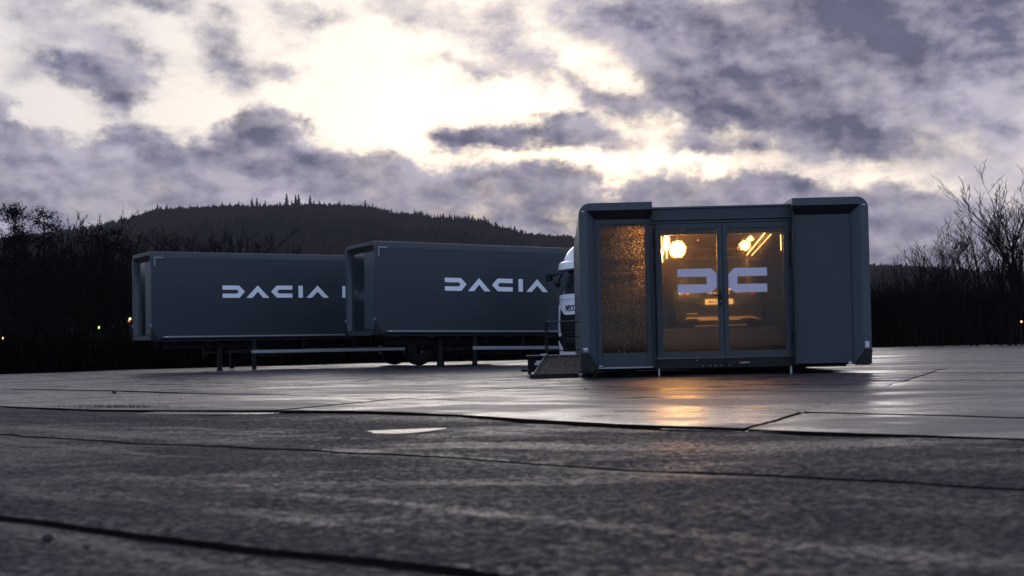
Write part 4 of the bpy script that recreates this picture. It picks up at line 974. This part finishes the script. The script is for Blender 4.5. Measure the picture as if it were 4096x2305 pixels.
# left side
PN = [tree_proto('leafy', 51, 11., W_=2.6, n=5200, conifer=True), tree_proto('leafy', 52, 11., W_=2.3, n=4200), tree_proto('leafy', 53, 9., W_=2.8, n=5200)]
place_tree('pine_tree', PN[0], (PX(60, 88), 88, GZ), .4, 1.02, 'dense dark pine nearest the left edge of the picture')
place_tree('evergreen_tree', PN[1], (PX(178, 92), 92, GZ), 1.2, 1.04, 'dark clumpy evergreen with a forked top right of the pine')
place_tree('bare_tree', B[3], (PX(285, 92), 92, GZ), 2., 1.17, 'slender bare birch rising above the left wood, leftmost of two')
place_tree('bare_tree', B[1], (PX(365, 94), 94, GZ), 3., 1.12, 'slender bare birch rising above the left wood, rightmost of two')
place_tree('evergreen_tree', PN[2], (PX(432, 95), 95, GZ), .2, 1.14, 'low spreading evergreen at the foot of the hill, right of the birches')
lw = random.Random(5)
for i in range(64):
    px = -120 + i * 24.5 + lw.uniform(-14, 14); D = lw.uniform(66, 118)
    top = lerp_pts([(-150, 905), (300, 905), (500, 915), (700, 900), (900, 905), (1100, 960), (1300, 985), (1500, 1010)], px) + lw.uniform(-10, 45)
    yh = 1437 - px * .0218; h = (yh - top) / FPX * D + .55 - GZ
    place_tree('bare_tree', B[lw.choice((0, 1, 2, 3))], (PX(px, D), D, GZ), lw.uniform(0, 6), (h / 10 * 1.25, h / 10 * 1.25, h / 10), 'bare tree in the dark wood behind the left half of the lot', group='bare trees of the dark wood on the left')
# dark undergrowth and wood mass (nobody could count it)
def thicket(name, line, n, h0, depth, s=.5, m='brush', label='', core=True, seed=1):
    r = random.Random(seed); mb = MB(); T = sum((Vector(b) - Vector(a)).length for a, b in zip(line, line[1:]))
    def along(u):
        d = u * T
        for a, b in zip(line, line[1:]):
            L_ = (Vector(b) - Vector(a)).length
            if d <= L_: return Vector(a).lerp(Vector(b), d / L_)
            d -= L_
        return Vector(line[-1])
    for i in range(n):
        u = r.random(); p = along(u); hh = h0(u) * (.75 + .5 * (nz(u * 40, 1.) + .25)); x = p.x + r.gauss(0, .3); y = p.y + r.random() * depth
        z = GZ + hh * r.random() ** .8; an = r.uniform(0, 6.28); w = s * r.uniform(.04, .16); L_ = s * r.uniform(.8, 2.4)
        dx, dy = math.cos(an) * w, math.sin(an) * w; tx_, ty_ = r.gauss(0, .35) * L_, r.gauss(0, .35) * L_
        mb.add([(x - dx, y - dy, z), (x + dx, y + dy, z), (x + tx_, y + ty_, z + L_)], [(0, 1, 2)])
        if i % 2: 
            mb.add([(x, y, z), (x + s * r.gauss(0, .5), y, z + s * r.gauss(0, .4)), (x + s * r.gauss(0, .4), y + .1, z + s * r.gauss(0, .5))], [(0, 1, 2)])
    if core:
        K_ = 160; ring = []
        for i in range(K_ + 1):
            u = i / K_; p = along(u); hh = h0(u) * (.72 + .45 * nz(u * 34, 3.)); ring.append((p.x, p.y + depth * .75, hh))
        vs = [(x, y, GZ) for x, y, h in ring] + [(x, y + .5 * nz(x * .3, 1), GZ + h * .6) for x, y, h in ring] + [(x, y + 1.5, GZ + h) for x, y, h in ring] + [(x, y + 4, GZ) for x, y, h in ring]
        n1 = K_ + 1; mb.add(vs, [(k * n1 + i, k * n1 + i + 1, (k + 1) * n1 + i + 1, (k + 1) * n1 + i) for k in range(3) for i in range(K_)], True)
    o = mb.build(name, m, kind='stuff')
    if label: o['label'] = label
    return o
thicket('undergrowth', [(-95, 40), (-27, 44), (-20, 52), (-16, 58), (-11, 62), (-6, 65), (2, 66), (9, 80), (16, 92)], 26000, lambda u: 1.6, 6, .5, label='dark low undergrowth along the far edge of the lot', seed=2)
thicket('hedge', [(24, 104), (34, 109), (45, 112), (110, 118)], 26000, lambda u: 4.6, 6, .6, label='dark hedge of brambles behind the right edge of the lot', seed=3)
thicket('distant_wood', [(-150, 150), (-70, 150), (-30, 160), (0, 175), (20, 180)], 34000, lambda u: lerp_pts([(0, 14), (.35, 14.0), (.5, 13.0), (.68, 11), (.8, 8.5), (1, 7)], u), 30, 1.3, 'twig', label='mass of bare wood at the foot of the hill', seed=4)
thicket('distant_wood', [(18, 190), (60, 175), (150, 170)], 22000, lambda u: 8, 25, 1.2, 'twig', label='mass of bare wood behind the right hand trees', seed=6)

# hillside forest: crowns as stuff, the trees that stand on the ridge one by one
def crown_tris(mb, p, h, w, r, conifer):
    x, y, z = p
    if conifer:
        for k in range(4):
            zz = z + h * (.1 + .22 * k); ww = w * .55 * (1 - k * .22); n = 5; a0 = r.uniform(0, 6)
            vs = [(x + ww * r.uniform(.7, 1.2) * math.cos(a0 + 6.283 * q / n), y + ww * math.sin(a0 + 6.283 * q / n), zz + r.uniform(-.04, .04) * h) for q in range(n)] + [(x, y, zz + h * .34)]
            mb.add(vs, [(q, (q + 1) % n, n) for q in range(n)])
    else:
        mb.add([(x - .25, y, z), (x + .25, y, z), (x, y, z + h * .8)], [(0, 1, 2)])
        for k in range(9):
            a = r.uniform(-1, 1); b = r.uniform(-1, 1); q = r.uniform(.28, .6); e = r.uniform(.55, 1.05)
            bx, tx_ = x + a * w * .22, x + a * w * .62; by = y + b * w * .4
            mb.add([(bx, by, z + h * q * .6), (tx_ - w * .09, by, z + h * e * .93), (tx_ + w * .05, by, z + h * e), (bx + w * .12, by, z + h * q)], [(0, 1, 2), (0, 2, 3)])
hr = random.Random(9); hw_, hp_ = MB(), MB()
for i in range(15000):
    y = 420 + (hr.random() ** .8) * 1000; u = hr.uniform(-.50, .46); x = u * y
    X14 = x * 1400 / y
    if -62 < X14 < -12 and 700 < y < 860 and False: continue
    z = terr(x, y) - 1; con = nz(x / 120, y / 200, 8) > .28 or (y > 1250 and X14 < -120 and hr.random() < .10)
    h = hr.uniform(9, 14) * (1.15 if con else 1)
    crown_tris(hp_ if con else hw_, (x, y, z), h, hr.uniform(8, 13) * (.6 if con else 1), hr, con)
o = hw_.build('hillside_wood', 'hillwood', kind='stuff', label='bare brown wood covering the hillside')
o = hp_.build('hillside_pines', 'hillpine', kind='stuff', label='dark pine stands scattered over the hillside')
# clearing on the hill
mb = MB(); cxm, cym = -52, 1010
vs = []
for j in range(5):
    for i in range(9):
        x, y = cxm - 38 + i * 9.5, cym - 22 + j * 12; vs.append((x, y, terr(x, y) + 11.5 - abs(i - 4) * .3))
# ridge trees
protoR = []
for k in range(3):
    m_ = MB(); r = random.Random(80 + k); tr_ = MB(); tr_.tube((0, 0, 0), (0, 0, .95), .012, .003, n=5, cap=False)
    for q in range(9):
        zz = .10 + .095 * q; ww = .19 * (1 - q * .10); n = 7; a0 = r.uniform(0, 6)
        v_ = [(ww * r.uniform(.55, 1.25) * math.cos(a0 + 6.283 * e / n), ww * r.uniform(.6, 1.2) * math.sin(a0 + 6.283 * e / n), zz + r.uniform(-.03, .02)) for e in range(n)] + [(0, 0, zz + .15)]
        m_.add(v_, [(e, (e + 1) % n, n) for e in range(n)])
    a, b = tr_.mesh('trunk'), m_.mesh('crown'); a.materials.append(MT['bark']); b.materials.append(MT['hillpine']); protoR.append((a, b))
ridge_con = [(505, 17), (520, 15), (548, 14), (600, 15), (650, 19), (664, 16), (688, 14), (975, 16), (1028, 22), (1048, 19), (1082, 17), (1140, 17), (1168, 24), (1188, 17), (1204, 26), (1216, 23), (1262, 24), (1276, 18), (1298, 15), (1440, 15), (1482, 22), (1494, 14), (1350, 12), (1120, 13), (940, 13), (870, 12)]
for i, (px, h) in enumerate(ridge_con):
    D = 1395 + (i % 3) * 8; x = PX(px, D, 860); z = terr(x, D) + 3
    place_tree('spruce_tree', protoR[i % 3], (x, D, z), i, (h * .9 + 5, h * .95 + 5, h * .8 + 3), 'dark pointed spruce standing up from the hill ridge', group='spruces on the hill ridge')
BR = [tree_proto('bare', 31 + i, 10., spread=.8, levels=3, mult=1.9, twig=.06) for i in range(2)]
for i in range(46):
    px = 520 + i * 39 + hr.uniform(-12, 12); D = 1400; x = PX(px, D, 880); z = terr(x, D) + hr.uniform(-1, 3)
    h = hr.uniform(9, 17) if px > 1500 else hr.uniform(8, 15)
    if 1860 < px < 1960: h = 21
    place_tree('bare_tree', BR[i % 2], (x, D + hr.uniform(-10, 10), z), hr.uniform(0, 6), (h / 10 * 1.1, h / 10 * 1.1, h / 10), 'round-crowned bare tree along the skyline of the hill', group='bare trees along the hill skyline')

# weeds in the joint on the left
mb = MB(); gr_ = random.Random(12)
for i in range(3000):
    px = 180 + 1000 * gr_.random() ** .9; dens_ = math.exp(-((px - 480) / 260) ** 2) + .18
    if gr_.random() > dens_: continue
    x, y = ground_hit(px, lerp_pts([(0, 1620), (300, 1633), (750, 1637), (1200, 1640)], px) + gr_.gauss(0, 2.2), -.02); h = gr_.uniform(.01, .035) * (.4 + dens_); a = gr_.uniform(0, 6)
    mb.add([(x, y, -.03), (x + .008 * math.cos(a), y + .008 * math.sin(a), -.03), (x + gr_.gauss(0, .02), y + gr_.gauss(0, .02), -.02 + h)], [(0, 1, 2)])
mb.build('joint_weeds', 'brush', kind='stuff', label='short dark weeds growing in the joint of the lot')
# loose stones
pm = []
for k in range(3):
    bm = bmesh.new(); bmesh.ops.create_icosphere(bm, subdivisions=2, radius=1)
    for v in bm.verts: v.co = v.co * (1 + .35 * nz(v.co.x * 1.3 + k * 9, v.co.y * 1.3, v.co.z)); v.co.z *= .7
    q = MB(); q.frombm(bm, False); me = q.mesh('pebble'); me.materials.append(MT['pebble']); pm.append(me)
st_ = [(457, 1571, 10, 'largest dark stone lying on the pale wet asphalt at the left'), (724, 1598, 3.2, None), (1065, 1604, 3.2, None), (1412, 1833, 8, None), (1012, 1686, 4, None), (810, 1647, 5, None), (1838, 1700, 4.5, None), (1945, 1534, 3.5, None), (2265, 1868, 8, None), (2204, 1805, 5, None), (2140, 1781, 5, None), (192, 2162, 26, 'blurred dark stone at the lower left corner'), (345, 2192, 14, None), (1823, 2095, 12, None), (2245, 1974, 11, None), (3335, 1842, 6, None), (4022, 1832, 6, None), (2950, 1709, 7, None), (172, 1838, 5, None), (80, 1805, 5, None), (2040, 1990, 9, None), (640, 1585, 2.5, None), (810, 1587, 2.5, None), (1490, 1607, 4, None), (2341, 1557, 4, None), (3080, 1640, 3, None)]
for i, (px, py, rp, lb) in enumerate(st_):
    zz = 0. if py < 1650 else -.03
    x, y = ground_hit(px, py, zz); r = rp / FPX * y
    o = bpy.data.objects.new('pebble', pm[i % 3]); COL.objects.link(o); o.location = (x, y, zz + r * .35); o.scale = (r, r, r); o.rotation_euler = (0, 0, i)
    tag(o, lb or 'small dark pebble scattered on the wet lot', 'pebble', None if lb else 'pebbles scattered on the lot')
gm = MB()
for i in range(900):
    px = gr_.uniform(0, 4096); py = gr_.choice((gr_.uniform(1500, 1640), gr_.uniform(1500, 1560))); 
    x, y = ground_hit(px, py, 0.); r = gr_.uniform(.6, 1.6) / FPX * y
    gm.add([(x - r, y - r, 0), (x + r, y - r, 0), (x + r, y + r, 0), (x - r, y + r, 0), (x + r * .2, y, r * 1.3 + .006)], [(0, 1, 4), (1, 2, 4), (2, 3, 4), (3, 0, 4)])
gm.build('grit', 'pebble', kind='stuff', label='fine grit strewn over the wet lot')

# ------------------------------------------------------------------ beyond the wood on the left: cars, a house, street lamps
def far_car(px, D, label):
    t = thing('parked_car', label, 'car', (PX(px, D), D, .1), (0, 0, .1), 'cars parked beyond the wood')
    MB().prism([(-2.1, .25), (2.1, .25), (2.15, .75), (1.5, .85), (.9, 1.35), (-.9, 1.4), (-1.7, .9), (-2.1, .8)], 0, 1.7).build('body', 'farwhite', t)
    MB().prism([(-1.2, .92), (1.3, .9), (.8, 1.28), (-.8, 1.32)], -.02, 1.72).build('windows', 'darkglass', t)
    for x in (-1.3, 1.3): MB().lathe([(.3, 0), (.31, .1), (.3, .2)], (x, -.03, .3), 'y', 14).build('wheel', 'rubber', t)
for px, D, lb in ((418, 135, 'pale car beyond the wood, second from the left'), (452, 137, 'pale car beyond the wood, third from the left'), (492, 138, 'pale car beyond the wood beside the trailer corner'), (220, 136, 'pale car beyond the wood, leftmost')):
    far_car(px, D, lb)
hs = thing('house', 'low house with a reddish roof glimpsed between the trunks on the left', 'house', (PX(440, 168), 168, -.2))
MB().box(-6, 0, 0, 6, 8, 3.2).build('wall', 'farwall', hs); MB().prism([(-6.4, 3.2), (6.4, 3.2), (5.5, 5.4), (-5.5, 5.4)], -.3, 8.3).build('roof', 'farroof', hs)
for x in (-4.5, -1.5, 1.5, 4.2): MB().box(x - .5, -.05, 1.2, x + .5, .02, 2.3).build('window', 'darkglass', hs)
def street(px, py, D, m, label, rr=.10):
    yh = 1437 - px * .0218; z = .55 + (yh - py) / FPX * D
    t = thing('street_lamp', label, 'lamp', (PX(px, D, py), D, GZ), group='small lamps lit beyond the lot')
    MB().tube((0, .12, 0), (0, .12, z - GZ + .1), .04, .03, n=6).build('pole', 'chassis', t)
    MB().lathe([(.01, -.05), (rr, -.03), (rr, .04), (.01, .06)], (0, 0, z - GZ), 'z', 8).build('lamp_head', m, t)
street(397, 1310, 64, 'streetY', 'small greenish lamp between the trunks, left of the farther trailer', .035)
street(523, 1276, 63, 'streetY', 'greenish yellow lamp at the left edge of the farther trailer', .05)
street(518, 1284, 64, 'streetR', 'red lamp just under the greenish lamp by the farther trailer', .035)
street(11, 1353, 66, 'bulb', 'tiny amber lamp at the left edge of the picture', .025)
street(708, 1378, 66, 'streetR', 'tiny red lamp under the farther trailer', .04)
street(747, 1369, 66, 'bulb', 'tiny amber lamp under the farther trailer', .05)
street(4088, 1287, 88, 'bulb', 'yellow lamp low at the right edge of the picture', .05)

# ------------------------------------------------------------------ evening air
hm = bpy.data.materials.new('evening_air'); hm.use_nodes = True; t_ = hm.node_tree; t_.nodes.clear()
pv_ = t_.nodes.new('ShaderNodeVolumePrincipled'); pv_.inputs['Color'].default_value = (.92, .88, .98, 1); pv_.inputs['Density'].default_value = .00005; pv_.inputs['Anisotropy'].default_value = .3
ov_ = t_.nodes.new('ShaderNodeOutputMaterial'); t_.links.new(pv_.outputs[0], ov_.inputs['Volume'])
hz_ = MB().box(-3900, -380, -6, 3900, 2600, 230).build('haze', hm, kind='stuff')
